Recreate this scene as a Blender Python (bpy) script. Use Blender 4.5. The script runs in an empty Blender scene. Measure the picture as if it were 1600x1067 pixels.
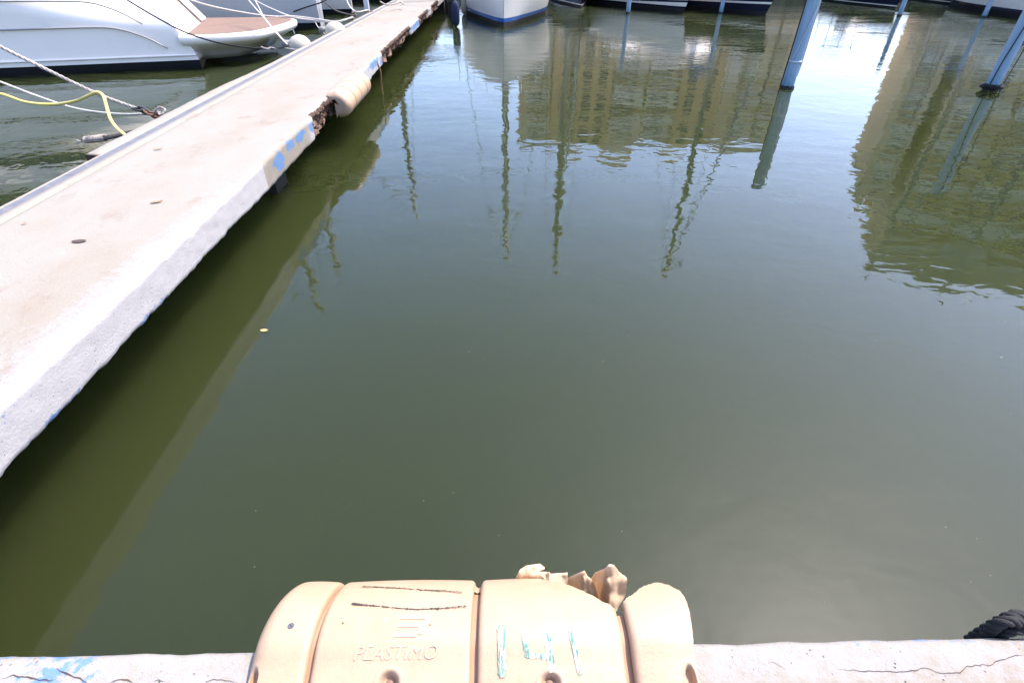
import bpy, bmesh, math, random
from mathutils import Vector, Matrix, noise

# ------------------------------------------------------------------ camera, sky, sun, exposure
scene = bpy.context.scene
col = scene.collection
random.seed(4)
rad = math.radians

CAM_H = 2.0
FPX = 806.0                       # focal length in pixels of the 1600 px wide photograph
PITCH, ROLL = rad(37.3), rad(0.54)
FWD = Vector((0, math.cos(PITCH), -math.sin(PITCH)))
UP0 = Vector((0, math.sin(PITCH), math.cos(PITCH)))
RIGHT = Vector((1, 0, 0)) * math.cos(ROLL) + UP0 * math.sin(ROLL)
UP = UP0 * math.cos(ROLL) - Vector((1, 0, 0)) * math.sin(ROLL)
EYE = Vector((0, 0, CAM_H))

cd = bpy.data.cameras.new('camera')
cam = bpy.data.objects.new('camera', cd)
col.objects.link(cam)
cd.sensor_width = 36.0
cd.lens = 36.0 * FPX / 1600.0
cd.clip_start = 0.05
cd.clip_end = 3000
m = Matrix((RIGHT, UP, -FWD)).transposed().to_4x4()
m.translation = EYE
cam.matrix_world = m
scene.camera = cam

SUN_AZ, SUN_EL = rad(57), rad(59)         # clockwise from straight ahead (+Y), and above the horizon
SUN = Vector((math.sin(SUN_AZ) * math.cos(SUN_EL), math.cos(SUN_AZ) * math.cos(SUN_EL), math.sin(SUN_EL)))
world = bpy.data.worlds.new('World')
scene.world = world
world.use_nodes = True
wn = world.node_tree.nodes
wl = world.node_tree.links
sky = wn.new('ShaderNodeTexSky')
sky.sky_type = 'NISHITA'
sky.sun_disc = False
sky.sun_elevation = SUN_EL
sky.sun_rotation = SUN_AZ
sky.air_density = 1.0
sky.dust_density = 2.3
sky.ozone_density = 1.0
tint = wn.new('ShaderNodeMix')                 # a clear, slightly cool sky
tint.data_type = 'RGBA'
tint.blend_type = 'MULTIPLY'
tint.inputs[0].default_value = 1.0
tint.inputs[7].default_value = (0.93, 0.975, 1.16, 1)
wl.new(sky.outputs['Color'], tint.inputs[6])
wl.new(tint.outputs[2], wn['Background'].inputs['Color'])
wn['Background'].inputs['Strength'].default_value = 0.15

sd = bpy.data.lights.new('sun', 'SUN')
sd.energy = 2.9
sd.angle = rad(0.53)
sd.color = (1.0, 0.93, 0.84)
sun = bpy.data.objects.new('sun', sd)
col.objects.link(sun)
sun.rotation_euler = SUN.to_track_quat('Z', 'Y').to_euler()

scene.view_settings.view_transform = 'Standard'
scene.view_settings.look = 'None'
scene.view_settings.exposure = 1.75
scene.view_settings.gamma = 1.0
scene.view_settings.use_curve_mapping = False
try:
    scene.cycles.use_denoising = True
    scene.cycles.max_bounces = 8
    scene.cycles.caustics_reflective = False
    scene.cycles.caustics_refractive = False
except Exception:
    pass


# ------------------------------------------------------------------ helpers
def ray(u, v):
    return (RIGHT * ((u - 800) / FPX) + UP * ((533.5 - v) / FPX) + FWD)


def P(u, v, z=0.0):
    """point of the level z seen at photograph pixel (u, v)"""
    d = ray(u, v)
    return EYE + d * ((z - CAM_H) / d.z)


def PY(u, v, y):
    """point at distance y ahead seen at photograph pixel (u, v)"""
    d = ray(u, v)
    return EYE + d * (y / d.y)


def nz(x, y=0.0, z=0.0):
    return noise.noise(Vector((x, y, z)))


def fbm(x, y=0.0, z=0.0, o=4):
    a, s, f = 0.0, 0.5, 1.0
    for _ in range(o):
        a += s * noise.noise(Vector((x * f, y * f, z * f)))
        f *= 2.03
        s *= 0.5
    return a


def sstep(a, b, x):
    t = min(1, max(0, (x - a) / (b - a)))
    return t * t * (3 - 2 * t)


def tag(o, label=None, cat=None, group=None, kind=None):
    if label: o['label'] = label
    if cat: o['category'] = cat
    if group: o['group'] = group
    if kind: o['kind'] = kind
    return o


def thing(name, label, cat, loc=(0, 0, 0), rz=0.0, group=None):
    o = bpy.data.objects.new(name, None)
    o.empty_display_size = 0.2
    col.objects.link(o)
    o.location = loc
    o.rotation_euler = (0, 0, rz)
    return tag(o, label, cat, group)


def obj(name, verts, faces, mat, parent=None, smooth=False, origin=None, attrs=None):
    me = bpy.data.meshes.new(name)
    if origin is not None:
        origin = Vector(origin)
        verts = [Vector(v) - origin for v in verts]
    me.from_pydata([tuple(v) for v in verts], [], [tuple(f) for f in faces])
    me.validate()
    if mat: me.materials.append(mat)
    if smooth:
        me.polygons.foreach_set('use_smooth', [True] * len(me.polygons))
    if attrs:
        for k, vals in attrs.items():
            a = me.attributes.new(k, 'FLOAT', 'POINT')
            a.data.foreach_set('value', vals)
    me.update()
    o = bpy.data.objects.new(name, me)
    col.objects.link(o)
    if parent is not None: o.parent = parent
    if origin is not None: o.location = origin
    return o


def again(o, parent=None, loc=None, rot=None):
    """a further copy of one mesh object sharing its data"""
    c = o.copy()
    col.objects.link(c)
    if parent is not None: c.parent = parent
    if loc is not None: c.location = loc
    if rot is not None: c.rotation_euler = rot
    return c


def copy_tree(o, parent=None):
    c = o.copy()
    col.objects.link(c)
    if parent is not None: c.parent = parent
    for ch in list(o.children):
        copy_tree(ch, c)
    return c


class MB:
    def __init__(self):
        self.v, self.f = [], []

    def add(self, vs, fs):
        n = len(self.v)
        self.v += [Vector(v) for v in vs]
        self.f += [tuple(i + n for i in f) for f in fs]
        return self

    def box(self, c, s, rot=None):
        c = Vector(c)
        h = Vector(s) / 2
        vs = [Vector((sx * h.x, sy * h.y, sz * h.z)) for sx in (-1, 1) for sy in (-1, 1) for sz in (-1, 1)]
        if rot is not None: vs = [rot @ q for q in vs]
        vs = [q + c for q in vs]
        return self.add(vs, [(0, 1, 3, 2), (4, 6, 7, 5), (0, 4, 5, 1), (2, 3, 7, 6), (0, 2, 6, 4), (1, 5, 7, 3)])

    def tube(self, pts, r, seg=8, cap=True):
        pts = [Vector(p) for p in pts]
        n = len(pts)
        rr = r if hasattr(r, '__len__') else [r] * n
        up = Vector((0.13, 0.21, 0.97)).normalized()
        rings = []
        for i, p in enumerate(pts):
            t = (pts[min(i + 1, n - 1)] - pts[max(i - 1, 0)])
            if t.length < 1e-9: t = Vector((0, 0, 1))
            t.normalize()
            a = up - t * up.dot(t)
            if a.length < 1e-3: a = Vector((1, 0, 0)) - t * t.x
            a.normalize()
            up = a
            b = t.cross(a)
            rings.append([p + (a * math.cos(2 * math.pi * k / seg) + b * math.sin(2 * math.pi * k / seg)) * rr[i] for k in range(seg)])
        vs = [q for rg in rings for q in rg]
        fs = [(i * seg + k, i * seg + (k + 1) % seg, (i + 1) * seg + (k + 1) % seg, (i + 1) * seg + k) for i in range(n - 1) for k in range(seg)]
        if cap:
            fs.append(tuple(range(seg - 1, -1, -1)))
            fs.append(tuple((n - 1) * seg + k for k in range(seg)))
        return self.add(vs, fs)

    def lathe(self, prof, seg=24, c=(0, 0, 0), rot=None):
        c = Vector(c)
        vs = []
        for r, z in prof:
            for k in range(seg):
                q = Vector((r * math.cos(2 * math.pi * k / seg), r * math.sin(2 * math.pi * k / seg), z))
                if rot is not None: q = rot @ q
                vs.append(q + c)
        n = len(prof)
        fs = [(i * seg + k, i * seg + (k + 1) % seg, (i + 1) * seg + (k + 1) % seg, (i + 1) * seg + k) for i in range(n - 1) for k in range(seg)]
        fs.append(tuple(range(seg - 1, -1, -1)))
        fs.append(tuple((n - 1) * seg + k for k in range(seg)))
        return self.add(vs, fs)

    def grid(self, rows):
        n, mcol = len(rows), len(rows[0])
        vs = [q for r in rows for q in r]
        fs = [(i * mcol + j, i * mcol + j + 1, (i + 1) * mcol + j + 1, (i + 1) * mcol + j) for i in range(n - 1) for j in range(mcol - 1)]
        return self.add(vs, fs)

    def obj(self, name, mat, parent=None, smooth=False, origin=None, attrs=None):
        return obj(name, self.v, self.f, mat, parent, smooth, origin, attrs)


def spline(pts, n):
    """Catmull-Rom through pts, n points, evenly spaced along the length"""
    pts = [Vector(p) for p in pts]
    if len(pts) == 2: pts = [pts[0], (pts[0] + pts[1]) / 2, pts[1]]
    ext = [pts[0] * 2 - pts[1]] + pts + [pts[-1] * 2 - pts[-2]]
    dense = []
    for i in range(1, len(ext) - 2):
        a, b, c, d = ext[i - 1:i + 3]
        for k in range(24):
            t = k / 24
            dense.append(0.5 * ((2 * b) + (c - a) * t + (2 * a - 5 * b + 4 * c - d) * t * t + (3 * b - a - 3 * c + d) * t ** 3))
    dense.append(pts[-1])
    L = [0]
    for i in range(1, len(dense)): L.append(L[-1] + (dense[i] - dense[i - 1]).length)
    out, j = [], 0
    for k in range(n):
        s = L[-1] * k / (n - 1)
        while j < len(L) - 2 and L[j + 1] < s: j += 1
        t = (s - L[j]) / max(1e-9, L[j + 1] - L[j])
        out.append(dense[j].lerp(dense[j + 1], min(1, t)))
    return out


def rope_mesh(mb, ctrl, r, strands=3, seg=5, pitch=None):
    """a laid rope: strands twisted round the path"""
    tot = sum((Vector(ctrl[i + 1]) - Vector(ctrl[i])).length for i in range(len(ctrl) - 1))
    pitch = pitch or r * 9
    n = int(min(700, max(12, tot / pitch * 9)))
    path = spline(ctrl, n)
    up = Vector((0.1, 0.2, 0.97)).normalized()
    fr = []
    for i, p in enumerate(path):
        t = (path[min(i + 1, n - 1)] - path[max(i - 1, 0)]).normalized()
        a = (up - t * up.dot(t))
        if a.length < 1e-3: a = Vector((1, 0, 0)) - t * t.x
        a.normalize()
        up = a
        fr.append((p, a, t.cross(a)))
    for s in range(strands):
        q = []
        for i, (p, a, b) in enumerate(fr):
            ph = 2 * math.pi * (s / strands + (tot * i / (n - 1)) / pitch)
            q.append(p + (a * math.cos(ph) + b * math.sin(ph)) * r * 0.5)
        mb.tube(q, r * 0.56, seg)
    return mb


def rope(name, ctrl, r, mat, label, cat='rope', group=None, parent=None, strands=3, pitch=None):
    mb = MB()
    rope_mesh(mb, ctrl, r, strands, 5, pitch)
    o = mb.obj(name, mat, parent, True, origin=None if parent else ctrl[0])
    if not parent: tag(o, label, cat, group)
    return o


# ------------------------------------------------------------------ materials
class N:
    """small node-tree writer"""
    def __init__(self, name):
        self.m = bpy.data.materials.new(name)
        self.m.use_nodes = True
        self.t = self.m.node_tree
        self.b = self.t.nodes['Principled BSDF']
        self._co = None

    def new(self, typ, **kw):
        n = self.t.nodes.new(typ)
        for k, v in kw.items(): setattr(n, k, v)
        return n

    def put(self, inp, val):
        if isinstance(val, bpy.types.NodeSocket): self.t.links.new(val, inp)
        elif val is not None:
            if hasattr(val, '__len__') and len(val) == 3 and inp.type == 'RGBA': val = (*val, 1)
            inp.default_value = val

    def co(self, kind='Object'):
        if self._co is None: self._co = self.new('ShaderNodeTexCoord')
        return self._co.outputs[kind]

    def mapping(self, scale=(1, 1, 1), rot=(0, 0, 0), src=None):
        n = self.new('ShaderNodeMapping')
        self.put(n.inputs['Vector'], src or self.co())
        n.inputs['Scale'].default_value = scale
        n.inputs['Rotation'].default_value = rot
        return n.outputs[0]

    def noise(self, scale, detail=4, rough=0.55, vec=None, dist=0.0):
        n = self.new('ShaderNodeTexNoise')
        self.put(n.inputs['Vector'], vec or self.co())
        n.inputs['Scale'].default_value = scale
        n.inputs['Detail'].default_value = detail
        n.inputs['Roughness'].default_value = rough
        n.inputs['Distortion'].default_value = dist
        return n.outputs['Fac']

    def voro(self, scale, feature='F1', vec=None):
        n = self.new('ShaderNodeTexVoronoi', feature=feature)
        self.put(n.inputs['Vector'], vec or self.co())
        n.inputs['Scale'].default_value = scale
        return n.outputs['Distance']

    def ramp(self, fac, a, b, lo=(0, 0, 0), hi=(1, 1, 1)):
        n = self.new('ShaderNodeValToRGB')
        self.put(n.inputs[0], fac)
        e = n.color_ramp.elements
        e[0].position, e[1].position = a, b
        e[0].color, e[1].color = (*lo, 1), (*hi, 1)
        return n.outputs['Color']

    def mix(self, fac, a, b, mode='MIX'):
        n = self.new('ShaderNodeMix', data_type='RGBA', blend_type=mode)
        self.put(n.inputs[0], fac)
        self.put(n.inputs[6], a)
        self.put(n.inputs[7], b)
        return n.outputs[2]

    def math(self, op, a, b=None, clamp=False):
        n = self.new('ShaderNodeMath', operation=op, use_clamp=clamp)
        self.put(n.inputs[0], a)
        if b is not None: self.put(n.inputs[1], b)
        return n.outputs[0]

    def attr(self, name):
        return self.new('ShaderNodeAttribute', attribute_name=name).outputs['Fac']

    def bump(self, h, dist=0.01, strength=1.0, nrm=None):
        n = self.new('ShaderNodeBump')
        n.inputs['Strength'].default_value = strength
        n.inputs['Distance'].default_value = dist
        self.put(n.inputs['Height'], h)
        if nrm is not None: self.put(n.inputs['Normal'], nrm)
        return n.outputs[0]

    def out(self, color=None, rough=0.5, normal=None, metal=0.0, spec=None, **kw):
        self.put(self.b.inputs['Base Color'], color)
        self.put(self.b.inputs['Roughness'], rough)
        self.b.inputs['Metallic'].default_value = metal
        if spec is not None: self.b.inputs['Specular IOR Level'].default_value = spec
        if normal is not None: self.put(self.b.inputs['Normal'], normal)
        return self.m


def plain(name, c, rough=0.5, var=0.12, scale=6, metal=0.0, bump=0.0, bscale=60, dirt=None, dscale=3, damt=(0.55, 0.75)):
    n = N(name)
    f = n.noise(scale, 5)
    lo = tuple(x * (1 - var) for x in c)
    hi = tuple(min(1, x * (1 + var)) for x in c)
    cc = n.ramp(f, 0.3, 0.7, lo, hi)
    if dirt is not None:
        cc = n.mix(n.ramp(n.noise(dscale, 6, 0.65), *damt), cc, dirt)
    nrm = n.bump(n.noise(bscale, 4), bump) if bump else None
    return n.out(cc, rough, nrm, metal)


M = {}
M['cream'] = None
M['white_gel'] = plain('white gelcoat', (0.86, 0.765, 0.665), 0.16, 0.02, 2, dirt=(0.55, 0.53, 0.48), dscale=1.7, damt=(0.6, 0.9))
M['grey_gel'] = plain('grey gelcoat', (0.5, 0.51, 0.53), 0.2, 0.04, 2)
M['navy'] = plain('navy gelcoat', (0.012, 0.014, 0.03), 0.12, 0.1, 3)
M['blue_gel'] = plain('blue stripe gelcoat', (0.035, 0.12, 0.36), 0.2, 0.1, 3)
M['antifoul'] = plain('black antifouling', (0.008, 0.008, 0.01), 0.6, 0.3, 8)
M['brown_foul'] = plain('brown antifouling', (0.03, 0.022, 0.015), 0.7, 0.3, 9, bump=0.004, bscale=40)
M['black'] = plain('black rubber', (0.012, 0.012, 0.013), 0.55, 0.2, 30, bump=0.002, bscale=120)
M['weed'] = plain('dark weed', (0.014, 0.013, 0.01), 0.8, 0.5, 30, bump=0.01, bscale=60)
M['alu'] = plain('aluminium mast', (0.16, 0.16, 0.145), 0.5, 0.05, 4, metal=0.0)
M['steel'] = plain('stainless steel', (0.6, 0.6, 0.6), 0.2, 0.05, 8, metal=1.0)
M['wire'] = plain('dull rigging wire', (0.07, 0.07, 0.065), 0.7, 0.1, 8)
M['galv'] = plain('galvanised steel', (0.42, 0.44, 0.47), 0.5, 0.15, 14, metal=0.3, dirt=(0.25, 0.13, 0.07), damt=(0.6, 0.75))
M['rust'] = plain('rusted iron', (0.16, 0.07, 0.035), 0.85, 0.4, 30, bump=0.004, bscale=90)
M['window'] = plain('dark tinted glass', (0.015, 0.018, 0.02), 0.05, 0.1, 2)
M['canvas_blue'] = plain('blue canvas', (0.03, 0.08, 0.22), 0.85, 0.15, 12, bump=0.01, bscale=14)
M['navy_cover'] = plain('navy fender cover', (0.012, 0.018, 0.05), 0.9, 0.2, 12)
M['canvas_white'] = plain('grey white canvas', (0.20, 0.20, 0.18), 0.8, 0.08, 6, bump=0.01, bscale=10)
M['beige_gel'] = plain('beige moulded panel', (0.56, 0.5, 0.47), 0.35, 0.06, 5)
M['grey_line'] = plain('grey moulding line', (0.26, 0.25, 0.24), 0.4, 0.08, 5)
M['yellow'] = plain('faded yellow hose', (0.66, 0.5, 0.12), 0.4, 0.12, 9, dirt=(0.5, 0.44, 0.25), damt=(0.5, 0.8))
M['leaf'] = plain('dry leaf', (0.32, 0.17, 0.09), 0.7, 0.3, 60)
M['float_leaf'] = plain('orange leaf', (0.68, 0.36, 0.14), 0.5, 0.2, 60)
M['ink'] = plain('black scuff', (0.03, 0.022, 0.02), 0.7, 0.3, 80)
M['speck'] = plain('pale glints and flecks', (0.12, 0.115, 0.08), 0.8, 0.3, 30)  # pale tone stands in for sun glints among drifting flecks
M['screw'] = plain('dull zinc screw', (0.07, 0.07, 0.085), 0.6, 0.15, 120, metal=0.0)
M['crackfill'] = plain('dark crack', (0.06, 0.038, 0.03), 0.95, 0.4, 40)


def rope_mat(name, c, dirt, scale=16):
    n = N(name)
    f = n.noise(scale, 5, 0.7)
    cc = n.mix(n.ramp(f, 0.35, 0.75), c, dirt)
    fine = n.noise(260, 2)
    cc = n.mix(n.math('MULTIPLY', fine, 0.35), cc, tuple(x * 0.45 for x in c))
    return n.out(cc, 0.9, n.bump(fine, 0.002))


M['rope_grey'] = rope_mat('weathered rope', (0.46, 0.4, 0.35), (0.2, 0.16, 0.13))
M['rope_white'] = rope_mat('white rope', (0.66, 0.62, 0.58), (0.4, 0.36, 0.32))
M['rope_black'] = rope_mat('black rope', (0.008, 0.008, 0.008), (0.022, 0.02, 0.018))
M['rope_slime'] = rope_mat('slimy rope', (0.075, 0.06, 0.05), (0.02, 0.018, 0.014))


def water_mat():
    n = N('green harbour water')
    pos = n.new('ShaderNodeNewGeometry').outputs['Position']
    # gentle wavelets everywhere
    w1 = n.noise(4.2, 2.5, 0.55, n.mapping((0.75, 1.0, 1), (0, 0, 0.25), pos), 0.3)
    w2 = n.noise(0.9, 2, 0.5, n.mapping((0.7, 1.1, 1), (0, 0, -0.3), pos))
    # cat's paws: patches of sharper ripples, mostly far off
    rip = n.noise(6.5, 3, 0.6, n.mapping((0.55, 1.0, 1), (0, 0, 0.1), pos), 0.2)
    pm = n.noise(0.28, 3, 0.55, n.mapping((0.35, 1.0, 1), (0, 0, 0.12), pos))
    sep = n.new('ShaderNodeSeparateXYZ')
    n.put(sep.inputs[0], pos)
    far = n.new('ShaderNodeMapRange', interpolation_type='SMOOTHSTEP')
    n.put(far.inputs['Value'], sep.outputs['Y'])
    far.inputs['From Min'].default_value = 7.0
    far.inputs['From Max'].default_value = 19.0
    patch = n.math('MULTIPLY', n.ramp(pm, 0.42, 0.62), far.outputs[0])
    b1 = n.bump(w2, 0.010)
    b2 = n.bump(w1, 0.0034, 1.0, b1)
    b3 = n.bump(n.math('MULTIPLY', rip, patch), 0.011, 1.0, b2)
    # suspended silt: slow variation of the water's own colour
    c = n.mix(n.ramp(n.noise(0.22, 3, 0.5, pos), 0.35, 0.7), (0.0190, 0.0246, 0.0068), (0.0228, 0.0288, 0.0088))
    n.out(c, 0.012, b3)
    n.b.inputs['IOR'].default_value = 1.333
    n.b.subsurface_method = 'RANDOM_WALK' if hasattr(n.b, 'subsurface_method') else None
    n.b.inputs['Subsurface Weight'].default_value = 1.0
    n.b.inputs['Subsurface Radius'].default_value = (0.9, 1.0, 0.7)
    n.b.inputs['Subsurface Scale'].default_value = 6.0
    n.b.inputs['Subsurface Anisotropy'].default_value = 0.0
    return n.m


M['water'] = water_mat()


def concrete_mat():
    """limewashed concrete: white wash, worn to warm sand colour, old blue paint, bare broken aggregate"""
    n = N('limewashed concrete')
    co = n.co()
    big = n.noise(0.9, 5, 0.6, n.mapping((1.6, 0.6, 1)))
    med = n.noise(5, 6, 0.7)
    fine = n.noise(70, 4, 0.7)
    grain = n.noise(240, 3, 0.7)
    wear = n.math('ADD', n.math('MULTIPLY', big, 0.62), n.math('MULTIPLY', med, 0.38))
    wash, sand = (0.240, 0.222, 0.190), (0.216, 0.178, 0.134)
    c = n.mix(n.math('MULTIPLY', n.math('ADD', n.attr('sand'), n.ramp(wear, 0.48, 0.72), True), 0.62), wash, sand)
    # brown rubbed spots
    c = n.mix(n.math('MULTIPLY', n.ramp(n.noise(2.6, 7, 0.68, n.mapping((1.3, 0.8, 1), (0, 0, 0.4))), 0.58, 0.72), 0.55), c, (0.17, 0.108, 0.078))
    c = n.mix(n.math('MULTIPLY', n.ramp(n.noise(9, 4, 0.7), 0.60, 0.75), 0.3), c, (0.33, 0.31, 0.30))
    # white painted face
    face = n.attr('paint')
    fm = n.math('ADD', face, n.math('MULTIPLY', n.math('SUBTRACT', n.noise(26, 6, 0.75), 0.5), 0.9))
    c = n.mix(n.ramp(fm, 0.36, 0.66), c, (0.275, 0.258, 0.250))
    c = n.mix(n.ramp(fm, 0.70, 0.95), c, (0.345, 0.328, 0.325))
    # blue remnants
    bl = n.math('ADD', n.attr('blue'), n.math('ADD', n.math('MULTIPLY', n.math('SUBTRACT', n.noise(34, 6, 0.75), 0.5), 1.2), n.math('MULTIPLY', n.math('SUBTRACT', n.noise(9, 4, 0.7), 0.5), 2.2)))
    c = n.mix(n.math('MULTIPLY', n.ramp(bl, 0.46, 0.62), 0.85), c, (0.075, 0.17, 0.34))
    # broken aggregate
    ru = n.attr('rubble')
    agg = n.mix(n.ramp(n.voro(38), 0.1, 0.5), (0.20, 0.12, 0.085), (0.05, 0.028, 0.02))
    c = n.mix(n.ramp(n.math('ADD', ru, n.math('MULTIPLY', n.math('SUBTRACT', n.noise(30, 4, 0.7), 0.5), 0.6)), 0.4, 0.6), c, agg)
    # pits and grit
    pit = n.ramp(n.voro(55), 0.07, 0.16)
    pitm = n.ramp(n.noise(8, 3), 0.5, 0.62)
    pits = n.math('MULTIPLY', n.math('SUBTRACT', 1.0, pit), pitm)
    c = n.mix(n.math('MULTIPLY', pits, 0.85), c, (0.075, 0.055, 0.045))
    c = n.mix(n.math('MULTIPLY', n.ramp(grain, 0.52, 0.75), 0.22), c, (0.17, 0.145, 0.13))
    hgt = n.math('ADD', n.math('MULTIPLY', fine, 0.6), n.math('MULTIPLY', grain, 0.4))
    hgt = n.math('SUBTRACT', hgt, n.math('MULTIPLY', pits, 0.8))
    nrm = n.bump(hgt, 0.006, 0.9, n.bump(med, 0.006, 0.6))
    return n.out(c, 0.95, nrm, spec=0.2)


M['concrete'] = concrete_mat()
M['chunk'] = plain('broken aggregate', (0.15, 0.085, 0.06), 0.95, 0.5, 20, bump=0.01, bscale=60, dirt=(0.24, 0.165, 0.12), dscale=14, damt=(0.5, 0.62))
M['rail'] = plain('grey service channel', (0.095, 0.098, 0.115), 0.85, 0.08, 5, dirt=(0.2, 0.18, 0.165), dscale=7, damt=(0.52, 0.8), bump=0.002, bscale=50)


def fender_mat():
    n = N('sun-bleached cream plastic')
    f = n.noise(5, 5, 0.6)
    c = n.ramp(f, 0.35, 0.7, (0.365, 0.240, 0.152), (0.390, 0.270, 0.178))
    c = n.mix(n.math('MULTIPLY', n.ramp(n.noise(11, 7, 0.78), 0.52, 0.74), 0.42), c, (0.30, 0.185, 0.105))
    c = n.mix(n.math('MULTIPLY', n.ramp(n.noise(16, 6, 0.8, n.mapping((7.0, 0.6, 0.6), (0.3, 0.2, 0.5))), 0.60, 0.70), 0.35), c, (0.22, 0.14, 0.09))
    c = n.mix(n.math('MULTIPLY', n.ramp(n.noise(150, 3, 0.7), 0.66, 0.74), 0.5), c, (0.40, 0.28, 0.2))
    n.out(c, 0.42, n.bump(n.noise(90, 4, 0.6), 0.0012), spec=0.4)
    n.b.inputs['Subsurface Weight'].default_value = 0.25
    n.b.inputs['Subsurface Radius'].default_value = (1.0, 0.5, 0.28)
    n.b.inputs['Subsurface Scale'].default_value = 0.012
    return n.m


M['cream'] = fender_mat()
M['cream_in'] = plain('cream plastic inner side', (0.74, 0.57, 0.39), 0.6, 0.10, 14, dirt=(0.42, 0.26, 0.15), dscale=22, damt=(0.5, 0.8), bump=0.002, bscale=60)
nt = M['cream_in'].node_tree
pb = nt.nodes['Principled BSDF']
tr = nt.nodes.new('ShaderNodeBsdfTranslucent')
tr.inputs['Color'].default_value = (0.86, 0.64, 0.42, 1)
mx = nt.nodes.new('ShaderNodeMixShader')
mx.inputs[0].default_value = 0.42
nt.links.new(pb.outputs[0], mx.inputs[1])
nt.links.new(tr.outputs[0], mx.inputs[2])
nt.links.new(mx.outputs[0], nt.nodes['Material Output'].inputs['Surface'])
M['groove'] = plain('cream plastic groove', (0.30, 0.17, 0.10), 0.6, 0.1, 10)
M['hole'] = plain('shadowed bolt pocket', (0.20, 0.12, 0.09), 0.7, 0.2, 30)
M['cream_raised'] = plain('lightened raised cream plastic', (0.395, 0.285, 0.195), 0.35, 0.05, 12)  # paler than the shell: brightness of raised edges put into the colour
M['neck'] = plain('grey fender neck', (0.16, 0.15, 0.14), 0.7, 0.2, 12)
M['ball'] = plain('cream fender ball', (0.40, 0.35, 0.26), 0.4, 0.06, 4, dirt=(0.26, 0.2, 0.14), dscale=6, damt=(0.55, 0.8))


def numeral_mat():
    n = N('worn white and green paint')
    f = n.noise(38, 5, 0.7, n.mapping((3.0, 0.6, 1)))
    c = n.mix(n.ramp(f, 0.45, 0.53), (0.36, 0.35, 0.36), (0.05, 0.165, 0.125))
    c = n.mix(n.ramp(n.noise(70, 5, 0.8, n.mapping((2.5, 0.5, 1))), 0.52, 0.58), c, (0.42, 0.295, 0.195))
    return n.out(c, 0.6)


M['numeral'] = numeral_mat()


def pile_mat():
    n = N('blue painted steel')
    st = n.noise(5, 5, 0.65, n.mapping((6, 6, 0.6)))
    c = n.ramp(st, 0.3, 0.75, (0.19, 0.28, 0.36), (0.29, 0.39, 0.48))
    c = n.mix(n.ramp(n.noise(9, 6, 0.75), 0.62, 0.76), c, (0.20, 0.20, 0.19))
    sep = n.new('ShaderNodeSeparateXYZ')
    n.put(sep.inputs[0], n.co())
    low = n.ramp(n.math('ADD', sep.outputs['Z'], n.math('MULTIPLY', n.noise(12, 4), 0.25)), 0.16, 0.42)
    c = n.mix(low, (0.10, 0.22, 0.28), c)
    return n.out(c, 0.5, n.bump(n.noise(40, 5, 0.7), 0.003))


M['pile'] = pile_mat()


def teak_mat():
    n = N('teak planking')
    g = n.noise(14, 6, 0.7, n.mapping((12, 0.7, 1)))
    c = n.ramp(g, 0.3, 0.75, (0.115, 0.066, 0.042), (0.205, 0.125, 0.082))
    return n.out(c, 0.75, n.bump(g, 0.001))


M['teak'] = teak_mat()


def wall_mat(name, a, b, brick=True):
    n = N(name)
    if brick:
        t = n.new('ShaderNodeTexBrick')
        n.put(t.inputs['Vector'], n.mapping((1, 1, 1), (rad(90), 0, 0)))
        n.put(t.inputs['Color1'], a); n.put(t.inputs['Color2'], b)
        n.put(t.inputs['Mortar'], tuple(x * 0.8 for x in b))
        t.inputs['Scale'].default_value = 3.0
        c = t.outputs['Color']
    else:
        c = n.ramp(n.noise(0.6, 5), 0.3, 0.7, a, b)
    c = n.mix(n.math('MULTIPLY', n.ramp(n.noise(0.25, 4), 0.45, 0.7), 0.4), c, tuple(x * 0.7 for x in a))
    return n.out(c, 0.9)


M['wall_tan'] = wall_mat('tan brick', (0.62, 0.47, 0.29), (0.68, 0.53, 0.34))
M['wall_brown'] = wall_mat('brown brick', (0.50, 0.33, 0.17), (0.54, 0.36, 0.19))
M['wall_grey'] = wall_mat('grey render', (0.56, 0.53, 0.43), (0.62, 0.58, 0.48), False)
M['wall_pale'] = wall_mat('pale render', (0.60, 0.53, 0.42), (0.66, 0.58, 0.47), False)
M['shutter'] = plain('roller shutter', (0.22, 0.2, 0.17), 0.6, 0.15, 2)
M['land'] = plain('quayside paving', (0.30, 0.28, 0.25), 0.9, 0.15, 0.8, dirt=(0.2, 0.18, 0.16), dscale=0.4)
M['quay_wall'] = plain('dark wet quay wall', (0.07, 0.07, 0.06), 0.9, 0.4, 2, bump=0.05, bscale=3)

# ------------------------------------------------------------------ water, far quay and land
w = MB()
w.box((0, 60, -3.0), (900, 700, 6.0))
tag(w.obj('water', M['water']), 'still green harbour water reflecting sky, masts and buildings', kind='structure')

QY = 33.0
w = MB()
w.box((30, QY + 0.4, -0.2), (330, 0.8, 2.0))
tag(w.obj('far_quay', M['quay_wall']), 'dark far quay wall behind the moored boats', kind='structure')
w = MB()
w.box((30, QY + 300.8, 0.2), (900, 600, 1.4))
tag(w.obj('ground', M['land']), 'paved quayside behind the boats', kind='structure')

# ------------------------------------------------------------------ finger pier
PZ, PB = 0.56, 0.325                          # top and underside of the slab
PYAW = math.tan(rad(1.9))


def pier_local(p):
    p = Vector(p)
    return Vector((p.x + PYAW * p.y, p.y, p.z))


def pier_world(x, y, z):
    return Vector((x - PYAW * y, y, z))


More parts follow.
